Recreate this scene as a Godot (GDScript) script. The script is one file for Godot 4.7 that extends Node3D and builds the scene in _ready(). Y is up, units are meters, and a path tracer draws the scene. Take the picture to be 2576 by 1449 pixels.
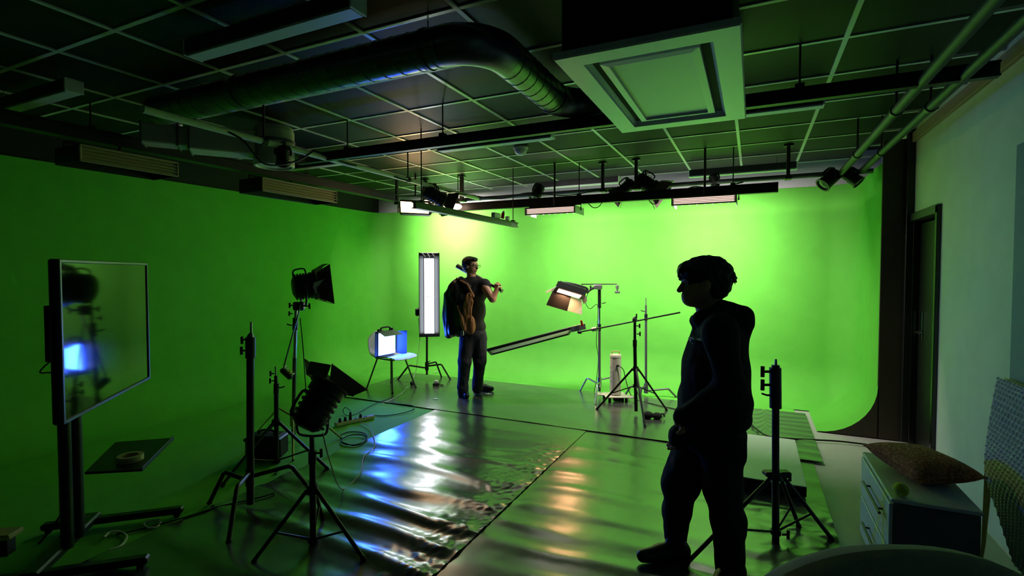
extends Node3D
# A green-screen studio. World axes: x runs across the room to the right, -z runs deep into the room, y is up, metres.

const YAW := 0.44339        # the camera and free-standing things are turned by this against the room
const GREEN := Color(0.404, 0.76, 0.272)

var M := {}
var used := {}


func _ready() -> void:
	var cam := Camera3D.new()
	cam.name = "camera"
	cam.fov = 59.175
	cam.near = 0.05
	cam.position = Vector3(0, 1.6, 0)
	cam.rotation = Vector3(-0.03173, YAW, 0)
	add_child(cam)
	cam.current = true
	var env := Environment.new()
	env.background_mode = Environment.BG_COLOR
	env.background_color = Color(0.01, 0.01, 0.012)
	env.ambient_light_source = Environment.AMBIENT_SOURCE_DISABLED
	env.tonemap_mode = Environment.TONE_MAPPER_LINEAR
	env.tonemap_exposure = 1.0
	env.sdfgi_enabled = true
	env.ssao_enabled = true
	env.ssil_enabled = true
	var we := WorldEnvironment.new()
	we.name = "studio_environment"
	we.environment = env
	add_child(we)
	make_materials()
	build_shell()
	build_ceiling()
	build_rig()
	build_vinyl()
	build_equipment()
	build_right_side()
	build_people()
	build_small_things()


# ------------------------------------------------------------------ materials

func noise_tex(freq: float, as_normal := false, bump := 4.0, kind := FastNoiseLite.TYPE_SIMPLEX_SMOOTH, ramp = null, size := 512) -> NoiseTexture2D:
	var fn := FastNoiseLite.new()
	fn.seed = 7
	fn.noise_type = kind
	fn.frequency = freq
	fn.fractal_octaves = 4
	var t := NoiseTexture2D.new()
	t.width = size
	t.height = size
	t.seamless = true
	t.noise = fn
	t.as_normal_map = as_normal
	t.bump_strength = bump
	if ramp:
		t.color_ramp = ramp
	return t


func ramp2(a: Color, b: Color) -> Gradient:
	var g := Gradient.new()
	g.colors = PackedColorArray([a, b])
	g.offsets = PackedFloat32Array([0.25, 0.75])
	return g


func mat(called: String, c: Color, rough := 0.6, metal := 0.0, spec := 0.5) -> StandardMaterial3D:
	var m := StandardMaterial3D.new()
	m.resource_name = called
	m.albedo_color = c
	m.roughness = rough
	m.metallic = metal
	m.metallic_specular = spec
	M[called] = m
	return m


func textured(m: StandardMaterial3D, tex: Texture2D, bump: Texture2D, scale: float, depth := 0.1) -> void:
	m.uv1_triplanar = true
	m.uv1_world_triplanar = true
	m.uv1_scale = Vector3.ONE * scale
	if tex:
		m.albedo_texture = tex
	if bump:
		m.heightmap_enabled = true
		m.heightmap_texture = bump
		m.heightmap_scale = depth


func glow(called: String, c: Color, e: float) -> StandardMaterial3D:
	var m := mat(called, Color(0.8, 0.8, 0.8), 0.4)
	m.emission_enabled = true
	m.emission = c
	m.emission_energy_multiplier = e
	return m


func make_materials() -> void:
	var fine := noise_tex(0.05)
	var coarse := noise_tex(0.012)
	var cloth := noise_tex(0.2, false, 4.0, FastNoiseLite.TYPE_CELLULAR)
	var faint := noise_tex(0.008, false, 4.0, FastNoiseLite.TYPE_SIMPLEX_SMOOTH, ramp2(Color(0.975, 0.975, 0.975), Color(1, 1, 1)))
	textured(mat("green_paint", GREEN, 0.75, 0.0, 0.35), faint, fine, 0.7, 0.05)
	var v := mat("black_vinyl", Color(0.27, 0.27, 0.272), 0.24, 0.0, 0.9)
	v.clearcoat_enabled = true
	v.clearcoat = 0.6
	v.clearcoat_roughness = 0.22
	textured(v, null, coarse, 1.2, 0.06)
	textured(mat("grey_floor", Color(0.72, 0.72, 0.7), 0.55), faint, fine, 1.0, 0.05)
	textured(mat("pale_wall", Color(0.85, 0.86, 0.85), 0.7), faint, fine, 0.8, 0.04)
	textured(mat("blue_grey_wall", Color(0.5, 0.54, 0.66), 0.7), faint, fine, 0.8, 0.04)
	mat("white_wall", Color(0.82, 0.81, 0.84), 0.8)
	mat("dark_wall", Color(0.1, 0.1, 0.1), 0.8)
	mat("end_panel", Color(0.3, 0.27, 0.22), 0.8)
	mat("pink_trim", Color(0.62, 0.52, 0.47), 0.7)
	var tile := mat("ceiling_tile", Color(0.1, 0.1, 0.105), 0.5, 0.0, 0.3)
	textured(tile, null, noise_tex(0.15), 3.0, 0.05)
	mat("t_bar", Color(0.9, 0.9, 0.88), 0.28, 0.0, 0.75)
	mat("casing_white", Color(0.93, 0.93, 0.92), 0.3, 0.0, 0.75)
	mat("casing_grey", Color(0.82, 0.83, 0.82), 0.35, 0.0, 0.7)
	mat("black_metal", Color(0.06, 0.06, 0.065), 0.42, 0.0, 0.5)
	mat("black_gloss", Color(0.04, 0.04, 0.045), 0.2, 0.0, 0.5)
	mat("black_rubber", Color(0.05, 0.05, 0.05), 0.7)
	mat("dark_grey", Color(0.16, 0.16, 0.17), 0.5)
	mat("grey_metal", Color(0.42, 0.43, 0.44), 0.4, 0.6)
	mat("chrome", Color(0.8, 0.8, 0.82), 0.18, 1.0)
	mat("aluminium", Color(0.7, 0.7, 0.7), 0.35, 0.9)
	var duct := mat("galvanised", Color(0.5, 0.51, 0.52), 0.3, 0.9)
	textured(duct, null, coarse, 2.0, 0.1)
	mat("white_paint", Color(0.94, 0.94, 0.93), 0.5)
	mat("cream_paint", Color(0.8, 0.78, 0.7), 0.55)
	mat("beige_louvre", Color(0.7, 0.62, 0.5), 0.5)
	mat("white_plastic", Color(0.86, 0.86, 0.87), 0.4)
	mat("brown_metal", Color(0.3, 0.22, 0.2), 0.5)
	mat("red_plastic", Color(0.7, 0.06, 0.06), 0.4)
	mat("yellow_plastic", Color(0.75, 0.8, 0.3), 0.5)
	var felt := mat("tennis_felt", Color(0.82, 0.9, 0.15), 0.9)
	textured(felt, null, cloth, 12.0, 0.2)
	mat("cabinet_side", Color(0.78, 0.8, 0.82), 0.5)
	mat("cabinet_front", Color(0.3, 0.32, 0.36), 0.5)
	mat("cabinet_door", Color(0.82, 0.85, 0.86), 0.45)
	var cu := mat("brown_velvet", Color(0.88, 0.6, 0.42), 0.9)
	textured(cu, noise_tex(0.04, false, 4.0, FastNoiseLite.TYPE_CELLULAR, ramp2(Color(0.5, 0.38, 0.33), Color(1, 1, 1))), cloth, 3.5, 0.4)
	var fu := mat("cream_boucle", Color(0.85, 0.83, 0.74), 0.95)
	textured(fu, null, cloth, 9.0, 0.6)
	mat("foam", Color(0.8, 0.82, 0.83), 0.9)
	mat("wood", Color(0.72, 0.62, 0.42), 0.6)
	mat("skin", Color(0.78, 0.56, 0.46), 0.5)
	var hair := mat("dark_hair", Color(0.09, 0.06, 0.045), 0.55)
	textured(hair, null, fine, 3.0, 0.3)
	var ho := mat("black_hoodie", Color(0.075, 0.078, 0.085), 0.9)
	textured(ho, null, cloth, 9.0, 0.15)
	var tr := mat("dark_trousers", Color(0.07, 0.07, 0.085), 0.85)
	textured(tr, null, cloth, 9.0, 0.1)
	var te := mat("black_tee", Color(0.1, 0.1, 0.11), 0.85)
	textured(te, null, cloth, 9.0, 0.1)
	var je := mat("dark_denim", Color(0.15, 0.16, 0.2), 0.85)
	textured(je, null, cloth, 9.0, 0.1)
	mat("black_leather", Color(0.08, 0.08, 0.1), 0.4)
	mat("tan_lining", Color(0.62, 0.42, 0.25), 0.7)
	mat("pale_print", Color(0.75, 0.78, 0.8), 0.7)
	mat("bat_metal", Color(0.5, 0.48, 0.46), 0.35, 0.5)
	mat("masking_tape", Color(0.8, 0.76, 0.58), 0.7)
	mat("screen", Color(0.02, 0.03, 0.028), 0.06, 0.0, 0.6)
	mat("white_gel", Color(0.8, 0.84, 0.8), 0.6)
	M.white_gel.backlight_enabled = true
	M.white_gel.backlight = Color(0.7, 0.7, 0.7)
	mat("clear_lens", Color(0.25, 0.27, 0.28), 0.1)
	glow("flood_tube_glow", Color(1.0, 0.88, 0.83), 0.75)
	mat("pink_slat", Color(0.85, 0.76, 0.72), 0.5)
	mat("pale_pipe", Color(0.86, 0.88, 0.76), 0.45)
	mat("rail_grey", Color(0.3, 0.31, 0.3), 0.5)
	glow("tall_lamp_glow", Color(0.95, 0.97, 1.0), 3.5)
	glow("blue_lamp_glow", Color(0.5, 0.65, 1.0), 7.0)
	glow("warm_lamp_glow", Color(1.0, 0.78, 0.5), 8.0)
	glow("tungsten_lamp_glow", Color(1.0, 0.75, 0.6), 4.0)
	glow("bulb_glow", Color(1.0, 0.85, 0.75), 5.0)


# ------------------------------------------------------------------ mesh building

class MB:
	var v := PackedVector3Array()
	var n := PackedVector3Array()
	var ix := PackedInt32Array()
	var t := Transform3D()

	func vert(p: Vector3, nn: Vector3) -> int:
		v.append(t * p)
		n.append((t.basis * nn).normalized())
		return v.size() - 1

	func tri(a: int, b: int, c: int) -> void:
		ix.append(a)
		ix.append(c)
		ix.append(b)

	func face(pts: Array) -> void:      # convex, counter-clockwise seen from outside
		var nn: Vector3 = (pts[1] - pts[0]).cross(pts[2] - pts[0]).normalized()
		var k := []
		for p in pts:
			k.append(vert(p, nn))
		for j in range(1, pts.size() - 1):
			tri(k[0], k[j], k[j + 1])

	func box(c: Vector3, s: Vector3, bev := 0.0) -> MB:
		var h := s * 0.5
		var b: float = minf(bev, minf(h.x, minf(h.y, h.z)) * 0.9)
		for ax in 3:
			var a1 := (ax + 1) % 3
			var a2 := (ax + 2) % 3
			for sg in [-1.0, 1.0]:
				var q := []
				for cr in [[-1, -1], [1, -1], [1, 1], [-1, 1]]:
					var p := Vector3.ZERO
					p[ax] = sg * h[ax]
					p[a1] = cr[0] * (h[a1] - b)
					p[a2] = cr[1] * (h[a2] - b)
					q.append(c + p)
				if sg < 0:
					q.reverse()
				face(q)
		if b > 0.0:
			for ax in 3:
				var a1 := (ax + 1) % 3
				var a2 := (ax + 2) % 3
				for s1 in [-1.0, 1.0]:
					for s2 in [-1.0, 1.0]:
						var q := []
						for e in [[-1, 0], [1, 0], [1, 1], [-1, 1]]:
							var p := Vector3.ZERO
							p[ax] = e[0] * (h[ax] - b)
							p[a1] = s1 * (h[a1] if e[1] == 0 else h[a1] - b)
							p[a2] = s2 * (h[a2] - b if e[1] == 0 else h[a2])
							q.append(c + p)
						if s1 * s2 < 0:
							q.reverse()
						face(q)
			for sx in [-1.0, 1.0]:
				for sy in [-1.0, 1.0]:
					for sz in [-1.0, 1.0]:
						var q := [c + Vector3(sx * h.x, sy * (h.y - b), sz * (h.z - b)), c + Vector3(sx * (h.x - b), sy * h.y, sz * (h.z - b)), c + Vector3(sx * (h.x - b), sy * (h.y - b), sz * h.z)]
						if sx * sy * sz < 0:
							q.reverse()
						face(q)
		return self

	func frame_of(d: Vector3) -> Basis:
		var z := d.normalized()
		var x := Vector3.UP.cross(z)
		if x.length() < 0.01:
			x = Vector3.RIGHT
		x = x.normalized()
		return Basis(x, z.cross(x), z)

	func cyl(a: Vector3, b: Vector3, ra: float, rb := -1.0, seg := 12, caps := true) -> MB:
		if rb < 0.0:
			rb = ra
		var f := frame_of(b - a)
		var first := v.size()
		var slope := (ra - rb) / maxf((b - a).length(), 1e-5)
		for k in seg + 1:
			var w := TAU * k / seg
			var o := f.x * cos(w) + f.y * sin(w)
			vert(a + o * ra, o + f.z * slope)
			vert(b + o * rb, o + f.z * slope)
		for k in seg:
			var i := first + k * 2
			tri(i, i + 2, i + 3)
			tri(i, i + 3, i + 1)
		if caps:
			for e in [[a, ra, -1.0], [b, rb, 1.0]]:
				if e[1] > 0.0:
					var m := vert(e[0], f.z * e[2])
					for k in seg + 1:
						var w := TAU * k / seg
						vert(e[0] + (f.x * cos(w) + f.y * sin(w)) * e[1], f.z * e[2])
					for k in seg:
						if e[2] > 0:
							tri(m, m + 1 + k, m + 2 + k)
						else:
							tri(m, m + 2 + k, m + 1 + k)
		return self

	func tube(p: Array, r: float, seg := 8, closed := false) -> MB:
		var x := Vector3.ZERO
		var first := v.size()
		var np := p.size()
		for j in np:
			var d: Vector3
			if closed:
				d = p[(j + 1) % np] - p[(j + np - 1) % np]
			else:
				d = p[mini(j + 1, np - 1)] - p[maxi(j - 1, 0)]
			d = d.normalized()
			if j == 0:
				x = frame_of(d).x
			else:
				x = (x - d * x.dot(d)).normalized()
			var y := d.cross(x)
			for k in seg + 1:
				var w := TAU * k / seg
				var o := x * cos(w) + y * sin(w)
				vert(p[j] + o * r, o)
		var rings := np if closed else np - 1
		for j in rings:
			for k in seg:
				var i := first + j * (seg + 1) + k
				var i2 := first + ((j + 1) % np) * (seg + 1) + k
				tri(i, i + 1, i2 + 1)
				tri(i, i2 + 1, i2)
		if not closed:
			for e in [0, np - 1]:
				var d: Vector3 = (p[1] - p[0]).normalized() * -1.0 if e == 0 else (p[np - 1] - p[np - 2]).normalized()
				var m := vert(p[e], d)
				for k in seg + 1:
					v.append(v[first + e * (seg + 1) + k])
					n.append((t.basis * d).normalized())
				for k in seg:
					if e != 0:
						tri(m, m + 1 + k, m + 2 + k)
					else:
						tri(m, m + 2 + k, m + 1 + k)
		return self

	func lathe(prof: Array, seg := 20, smooth := false) -> MB:     # prof of Vector2(radius, y), bottom to top, round the local y axis
		var np := prof.size()
		for j in np - 1:
			var a: Vector2 = prof[j]
			var b: Vector2 = prof[j + 1]
			var e := b - a
			var nr := Vector2(e.y, -e.x).normalized()
			var na := nr
			var nb := nr
			if smooth:
				if j > 0:
					var e0: Vector2 = b - prof[j - 1]
					na = Vector2(e0.y, -e0.x).normalized()
				if j < np - 2:
					var e1: Vector2 = prof[j + 2] - a
					nb = Vector2(e1.y, -e1.x).normalized()
			var first := v.size()
			for k in seg + 1:
				var w := TAU * k / seg
				vert(Vector3(a.x * cos(w), a.y, a.x * sin(w)), Vector3(na.x * cos(w), na.y, na.x * sin(w)))
				vert(Vector3(b.x * cos(w), b.y, b.x * sin(w)), Vector3(nb.x * cos(w), nb.y, nb.x * sin(w)))
			for k in seg:
				var i := first + k * 2
				tri(i, i + 3, i + 2)
				tri(i, i + 1, i + 3)
		return self

	func ball(c: Vector3, r: Vector3, seg := 14) -> MB:
		var first := v.size()
		var rows := seg / 2
		for j in rows + 1:
			var ph := PI * j / rows
			for k in seg + 1:
				var w := TAU * k / seg
				var o := Vector3(sin(ph) * cos(w), cos(ph), sin(ph) * sin(w))
				vert(c + o * r, o / r)
		for j in rows:
			for k in seg:
				var i := first + j * (seg + 1) + k
				tri(i, i + 1, i + seg + 2)
				tri(i, i + seg + 2, i + seg + 1)
		return self

	func slab(pts: Array, thick: Vector3) -> MB:      # planar polygon given a thickness
		var back := []
		for p in pts:
			back.append(p + thick)
		var nn: Vector3 = (pts[1] - pts[0]).cross(pts[2] - pts[0])
		var fr := pts.duplicate()
		if nn.dot(thick) > 0:
			fr.reverse()
			face(fr)
			face(back)
		else:
			face(fr)
			back.reverse()
			face(back)
			back.reverse()
		var np := pts.size()
		for j in np:
			var k := (j + 1) % np
			var q := [pts[j], pts[k], back[k], back[j]]
			if nn.dot(thick) > 0:
				q = [pts[j], pts[k], back[k], back[j]]
			else:
				q.reverse()
			face(q)
		return self

	func sheet(nu: int, nv: int, f: Callable, flip := false) -> MB:   # f(u, v) in 0..1
		var first := v.size()
		for j in nv + 1:
			for k in nu + 1:
				v.append(t * f.call(float(k) / nu, float(j) / nv))
				n.append(Vector3.UP)
		for j in nv + 1:
			for k in nu + 1:
				var i := first + j * (nu + 1) + k
				var du := v[first + j * (nu + 1) + mini(k + 1, nu)] - v[first + j * (nu + 1) + maxi(k - 1, 0)]
				var dv := v[first + mini(j + 1, nv) * (nu + 1) + k] - v[first + maxi(j - 1, 0) * (nu + 1) + k]
				var nn := du.cross(dv).normalized()
				n[i] = -nn if flip else nn
		for j in nv:
			for k in nu:
				var i := first + j * (nu + 1) + k
				if flip:
					tri(i, i + nu + 2, i + 1)
					tri(i, i + nu + 1, i + nu + 2)
				else:
					tri(i, i + 1, i + nu + 2)
					tri(i, i + nu + 2, i + nu + 1)
		return self

	func mesh(shift := Vector3.ZERO) -> ArrayMesh:
		var pv := v
		if shift != Vector3.ZERO:
			pv = v.duplicate()
			for i in pv.size():
				pv[i] -= shift
		var arr := []
		arr.resize(Mesh.ARRAY_MAX)
		arr[Mesh.ARRAY_VERTEX] = pv
		arr[Mesh.ARRAY_NORMAL] = n
		arr[Mesh.ARRAY_INDEX] = ix
		var m := ArrayMesh.new()
		m.add_surface_from_arrays(Mesh.PRIMITIVE_TRIANGLES, arr)
		return m


func mb() -> MB:
	return MB.new()


func numbered(called: String) -> String:
	if not used.has(called):
		used[called] = 0
		return called
	used[called] += 1
	return "%s_%03d" % [called, used[called]]


func metas(o: Node, label: String, category: String, group := "") -> void:
	o.set_meta("label", label)
	o.set_meta("category", category)
	if group:
		o.set_meta("group", group)


func thing(called: String, label: String, category: String, at: Vector3, turn := 0.0, group := "") -> Node3D:
	var o := Node3D.new()
	o.name = numbered(called)
	o.position = at
	o.rotation.y = turn
	add_child(o)
	metas(o, label, category, group)
	return o


func origin_of(o: Node) -> Vector3:
	var s := Vector3.ZERO
	while o is Node3D and o != self:
		s += o.position
		o = o.get_parent()
	return s


func part(b: MB, called: String, m: String, parent: Node3D, label := "") -> MeshInstance3D:   # b in the thing's own axes
	var o := MeshInstance3D.new()
	o.name = called
	o.mesh = b.mesh()
	o.material_override = M[m]
	parent.add_child(o, true)
	if label:
		o.set_meta("label", label)
	return o


func wpart(b: MB, called: String, m: String, parent: Node3D, label := "") -> MeshInstance3D:  # b in world metres, for unturned things
	var o := MeshInstance3D.new()
	o.name = called
	o.mesh = b.mesh(origin_of(parent))
	o.material_override = M[m]
	parent.add_child(o, true)
	if label:
		o.set_meta("label", label)
	return o


func solo(b: MB, called: String, m: String, label: String, category: String, group := "", kind := "") -> MeshInstance3D:   # a thing of one mesh, b in world metres
	var lo: Vector3 = b.v[0]
	var hi: Vector3 = b.v[0]
	for p in b.v:
		lo = lo.min(p)
		hi = hi.max(p)
	var at := Vector3((lo.x + hi.x) / 2, lo.y, (lo.z + hi.z) / 2)
	var o := MeshInstance3D.new()
	o.name = numbered(called)
	o.mesh = b.mesh(at)
	o.material_override = M[m]
	o.position = at
	add_child(o, true)
	if kind != "structure":
		metas(o, label, category, group)
	if kind:
		o.set_meta("kind", kind)
		if kind == "structure" and label:
			o.set_meta("label", label)
	return o


func struct(b: MB, called: String, m: String, label := "") -> MeshInstance3D:
	return solo(b, called, m, label, "", "", "structure")


func curve(pts: Array, steps := 6) -> Array:      # Catmull-Rom through the points
	var out := []
	for j in pts.size() - 1:
		var p0: Vector3 = pts[maxi(j - 1, 0)]
		var p1: Vector3 = pts[j]
		var p2: Vector3 = pts[j + 1]
		var p3: Vector3 = pts[mini(j + 2, pts.size() - 1)]
		for k in steps:
			var s := float(k) / steps
			out.append(p1.cubic_interpolate(p2, p0, p3, s))
	out.append(pts[-1])
	return out


func cable(pts: Array, r: float, m: String, label: String, group := "", called := "cable") -> void:
	solo(mb().tube(curve(pts), r, 6), called, m, label, "cable", group)


func area_light(parent: Node3D, called: String, at: Vector3, towards: Vector3, size: Vector2, c: Color, e: float) -> void:
	var l := AreaLight3D.new()
	l.name = called
	l.area_size = size
	l.light_color = c
	l.light_energy = e
	l.area_range = 20.0
	l.area_attenuation = 2.0
	l.shadow_enabled = true
	var z := -towards.normalized()
	var x := Vector3.UP.cross(z)
	if x.length() < 0.01:
		x = Vector3.RIGHT
	x = x.normalized()
	l.transform = Transform3D(Basis(x, z.cross(x), z), at)
	parent.add_child(l, true)


# ------------------------------------------------------------------ the room

const LEFT := -6.05
const BACK := -7.2
const WING := 1.1
const TOP := 2.64
const CEIL := 2.91
const COVE := 0.5


func cyc_path() -> Array:      # plan of the painted wall: [point, inward normal]
	var out := []
	var r := 0.3
	for k in 24:
		out.append([Vector2(LEFT, 2.0 + (BACK + r - 2.0) * k / 23.0), Vector2(1, 0)])
	for k in range(1, 13):
		var w := PI + PI / 2 * k / 12.0
		out.append([Vector2(LEFT + r, BACK + r) + Vector2(cos(w), sin(w)) * r, -Vector2(cos(w), sin(w))])
	for k in range(1, 24):
		out.append([Vector2(LEFT + r + (WING - LEFT - 2 * r) * k / 23.0, BACK), Vector2(0, 1)])
	for k in range(1, 13):
		var w := PI * 1.5 + PI / 2 * k / 12.0
		out.append([Vector2(WING - r, BACK + r) + Vector2(cos(w), sin(w)) * r, -Vector2(cos(w), sin(w))])
	for k in range(1, 5):
		out.append([Vector2(WING, BACK + r + (-5.88 - BACK - r) * k / 4.0), Vector2(-1, 0)])
	return out


func cyc_profile() -> Array:   # (distance from the wall, height)
	var out := []
	for k in 11:
		var w := PI / 2 * k / 10.0
		out.append(Vector2(COVE - COVE * sin(w), COVE - COVE * cos(w)))
	out.append(Vector2(0, 1.2))
	out.append(Vector2(0, 1.9))
	out.append(Vector2(0, TOP))
	return out


func build_shell() -> void:
	struct(mb().box(Vector3(-2.35, -0.06, -2.5), Vector3(8.1, 0.1, 10.0)), "floor", "grey_floor", "grey studio floor")
	# the painted stage floor, flush with the foot of the cove
	struct(mb().box(Vector3((LEFT + 0.45) / 2.0, -0.005, (BACK + 2.0) / 2.0), Vector3(0.45 - LEFT, 0.01, 2.0 - BACK)), "floor_green_stage", "green_paint", "green painted stage floor")
	var path := cyc_path()
	var prof := cyc_profile()
	var np := path.size() - 1
	var pr := prof.size() - 1
	var f := func(u: float, w: float) -> Vector3:
		var p: Array = path[roundi(u * np)]
		var q: Vector2 = prof[roundi(w * pr)]
		var xz: Vector2 = p[0] + p[1] * q.x
		return Vector3(xz.x, q.y + 0.001, xz.y)
	struct(mb().sheet(np, pr, f), "wall_cyclorama", "green_paint", "seamless green cyclorama wall with curved corners and floor cove")
	struct(mb().box(Vector3(LEFT - 0.13, 1.5, -2.5), Vector3(0.2, 3.1, 10.0)), "wall_left", "dark_wall")
	struct(mb().box(Vector3(-2.35, 1.5, BACK - 0.13), Vector3(8.1, 3.1, 0.2)), "wall_back", "white_wall", "white wall band above the green cyclorama")
	struct(mb().box(Vector3(1.43, 1.5, -1.6), Vector3(0.2, 3.1, 6.9)), "wall_right", "pale_wall", "pale painted side wall with a dark door")
	struct(mb().box(Vector3(1.43, 1.5, -6.75), Vector3(0.2, 3.1, 1.5)), "wall_right_far", "pale_wall")
	struct(mb().box(Vector3(1.43, 2.58, -5.53), Vector3(0.2, 0.95, 0.96)), "wall_right_lintel", "pale_wall")
	struct(mb().box(Vector3(-2.35, 1.5, 2.1), Vector3(8.1, 3.1, 0.2)), "wall_front", "dark_wall")
	struct(mb().box(Vector3(1.318, 1.35, -2.0), Vector3(0.024, 1.9, 3.5), 0.004), "wall_right_board", "blue_grey_wall", "blue-grey board fixed to the side wall")
	# plywood end panel, cut to the curve of the cove
	var pl := mb()
	var zf := -5.88
	for j in 10:
		var a: Vector2 = prof[j]
		var b: Vector2 = prof[j + 1]
		pl.slab([Vector3(WING - a.x, a.y, zf), Vector3(WING + 0.01, a.y, zf), Vector3(WING + 0.01, b.y, zf), Vector3(WING - b.x, b.y, zf)], Vector3(0, 0, -0.03))
	pl.slab([Vector3(WING, 0, zf), Vector3(1.33, 0, zf), Vector3(1.33, TOP + 0.2, zf), Vector3(WING, TOP + 0.2, zf)], Vector3(0, 0, -0.03))
	struct(pl, "wall_end_panel", "end_panel", "dark plywood end panel cut to the curve of the green wall")
	struct(mb().box(Vector3(1.3, 1.46, -5.83), Vector3(0.06, 2.9, 0.06), 0.005), "trim_2", "black_metal", "black post in the corner beside the door")
	struct(mb().box(Vector3(1.315, 2.83, -2.4), Vector3(0.03, 0.09, 6.9), 0.005), "trim_1", "pink_trim", "pinkish beige cornice strip along the side wall")
	# door
	var d := thing("door_1", "", "", Vector3(1.33, 0, -5.48))
	for key in ["label", "category"]:
		d.remove_meta(key)
	d.set_meta("kind", "structure")
	d.set_meta("label", "black door with a metal lever handle in the side wall")
	wpart(mb().box(Vector3(1.40, 1.02, -5.44), Vector3(0.05, 2.04, 0.78), 0.004), "door_leaf", "black_metal", d)
	wpart(mb().box(Vector3(1.355, 1.065, -5.075), Vector3(0.11, 2.13, 0.05), 0.004), "door_jamb", "black_gloss", d)
	wpart(mb().box(Vector3(1.375, 1.05, -5.112), Vector3(0.09, 2.08, 0.024), 0.003), "door_stop", "white_paint", d)
	wpart(mb().box(Vector3(1.365, 1.065, -5.80), Vector3(0.09, 2.13, 0.05), 0.004), "door_jamb", "black_gloss", d)
	wpart(mb().box(Vector3(1.355, 2.10, -5.44), Vector3(0.11, 0.07, 0.78), 0.004), "door_head", "dark_grey", d)
	wpart(mb().box(Vector3(1.37, 1.12, -5.66), Vector3(0.012, 0.24, 0.045), 0.004), "handle_plate", "chrome", d)
	wpart(mb().tube([Vector3(1.372, 1.06, -5.66), Vector3(1.33, 1.06, -5.66), Vector3(1.325, 1.06, -5.65), Vector3(1.325, 1.06, -5.55)], 0.009), "lever_handle", "chrome", d)


func build_ceiling() -> void:
	var c := Node3D.new()
	c.name = "ceiling"
	c.position = Vector3(0, CEIL, 0)
	add_child(c)
	c.set_meta("kind", "structure")
	c.set_meta("label", "black tiled suspended ceiling with pale grid bars")
	wpart(mb().box(Vector3(-2.35, 3.08, -2.5), Vector3(8.1, 0.1, 10.0)), "slab", "dark_wall", c)
	var us := []
	var k := -0.147 - 0.6 * 10
	while k < 1.5:
		us.append(k)
		k += 0.6
	var vs := []
	k = 3.40 - 0.6 * 8
	while k < 7.2:
		vs.append(k)
		k += 0.6
	var tile := mb().box(Vector3.ZERO, Vector3(0.588, 0.016, 0.588), 0.004).mesh()
	for i in us.size():
		for j in vs.size():
			var x: float = us[i] - 0.3
			var z: float = -(vs[j] - 0.3)
			if x < LEFT - 0.1 or x > 1.4:
				continue
			var o := MeshInstance3D.new()
			o.name = "tile"
			o.mesh = tile
			o.material_override = M.ceiling_tile
			o.position = Vector3(x, 0.012, z)
			c.add_child(o, true)
	for i in us.size():
		wpart(mb().box(Vector3(us[i], CEIL + 0.004, -2.5), Vector3(0.026, 0.018, 9.3)), "grid_bar", "t_bar", c)
	for j in vs.size():
		wpart(mb().box(Vector3(-2.36, CEIL + 0.005, -vs[j]), Vector3(7.38, 0.017, 0.026)), "grid_bar", "t_bar", c)


# ------------------------------------------------------------------ overhead rig

func pipe_run(called: String, label: String, category: String, a: Vector3, b: Vector3, r: float, m: String, rods: Array, group := "") -> Node3D:
	var o := thing(called, label, category, Vector3((a.x + b.x) / 2, minf(a.y, b.y), (a.z + b.z) / 2), 0.0, group)
	wpart(mb().cyl(a, b, r, r, 14), "pipe", m, o)
	for s in rods:
		var p: Vector3 = a.lerp(b, s)
		wpart(mb().cyl(Vector3(p.x, CEIL, p.z), p + Vector3(0, r, 0), 0.008, 0.008, 6), "drop_rod", "black_metal", o)
		wpart(mb().cyl(p - (b - a).normalized() * 0.02, p + (b - a).normalized() * 0.02, r + 0.007, r + 0.007, 12), "clamp", "black_metal", o)
	return o


func track(called: String, label: String, a: Vector3, b: Vector3, w: float, h: float, m: String, rods: Array, group := "") -> Node3D:
	var o := thing(called, label, "lighting track", Vector3((a.x + b.x) / 2, a.y - h / 2, (a.z + b.z) / 2), 0.0, group)
	var along_x := absf(b.x - a.x) > absf(b.z - a.z)
	var len := (b - a).length()
	var mid := (a + b) / 2
	var body := mb()
	for e in [[0.5, 0.14], [-0.5, 0.14]]:     # two flanges and a web
		body.box(mid + Vector3(0, e[0] * (h - h * e[1]), 0), Vector3(len, h * e[1], w) if along_x else Vector3(w, h * e[1], len))
	body.box(mid, Vector3(len, h * 0.9, w * 0.45) if along_x else Vector3(w * 0.45, h * 0.9, len))
	wpart(body, "rail", m, o)
	for s in rods:
		var p: Vector3 = a.lerp(b, s)
		wpart(mb().cyl(Vector3(p.x, CEIL, p.z), p + Vector3(0, h / 2, 0), 0.006, 0.006, 6), "drop_rod", "black_metal", o)
		wpart(mb().box(p + Vector3(0, h / 2 + 0.012, 0), Vector3(0.05, 0.024, 0.05), 0.004), "hanger", "black_metal", o)
	return o


func luminaire(x0: float, x1: float, z: float, label: String) -> void:
	var y := 2.75
	var o := thing("linear_ceiling_light", label, "ceiling light", Vector3((x0 + x1) / 2, y, z), 0.0, "unlit linear ceiling lights")
	wpart(mb().box(Vector3((x0 + x1) / 2, y + 0.045, z), Vector3(x1 - x0, 0.075, 0.1), 0.004), "housing", "dark_grey", o)
	wpart(mb().box(Vector3((x0 + x1) / 2, y + 0.004, z), Vector3(x1 - x0 - 0.02, 0.014, 0.084), 0.003), "diffuser", "white_plastic", o)
	for e in [x0 + 0.004, x1 - 0.004]:
		wpart(mb().box(Vector3(e, y + 0.042, z), Vector3(0.012, 0.084, 0.104), 0.003), "end_cap", "white_paint", o)
	for e in [x0 + 0.2, x1 - 0.2]:
		wpart(mb().cyl(Vector3(e, y + 0.08, z), Vector3(e, CEIL, z), 0.003, 0.003, 5), "suspension_wire", "grey_metal", o)


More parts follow.
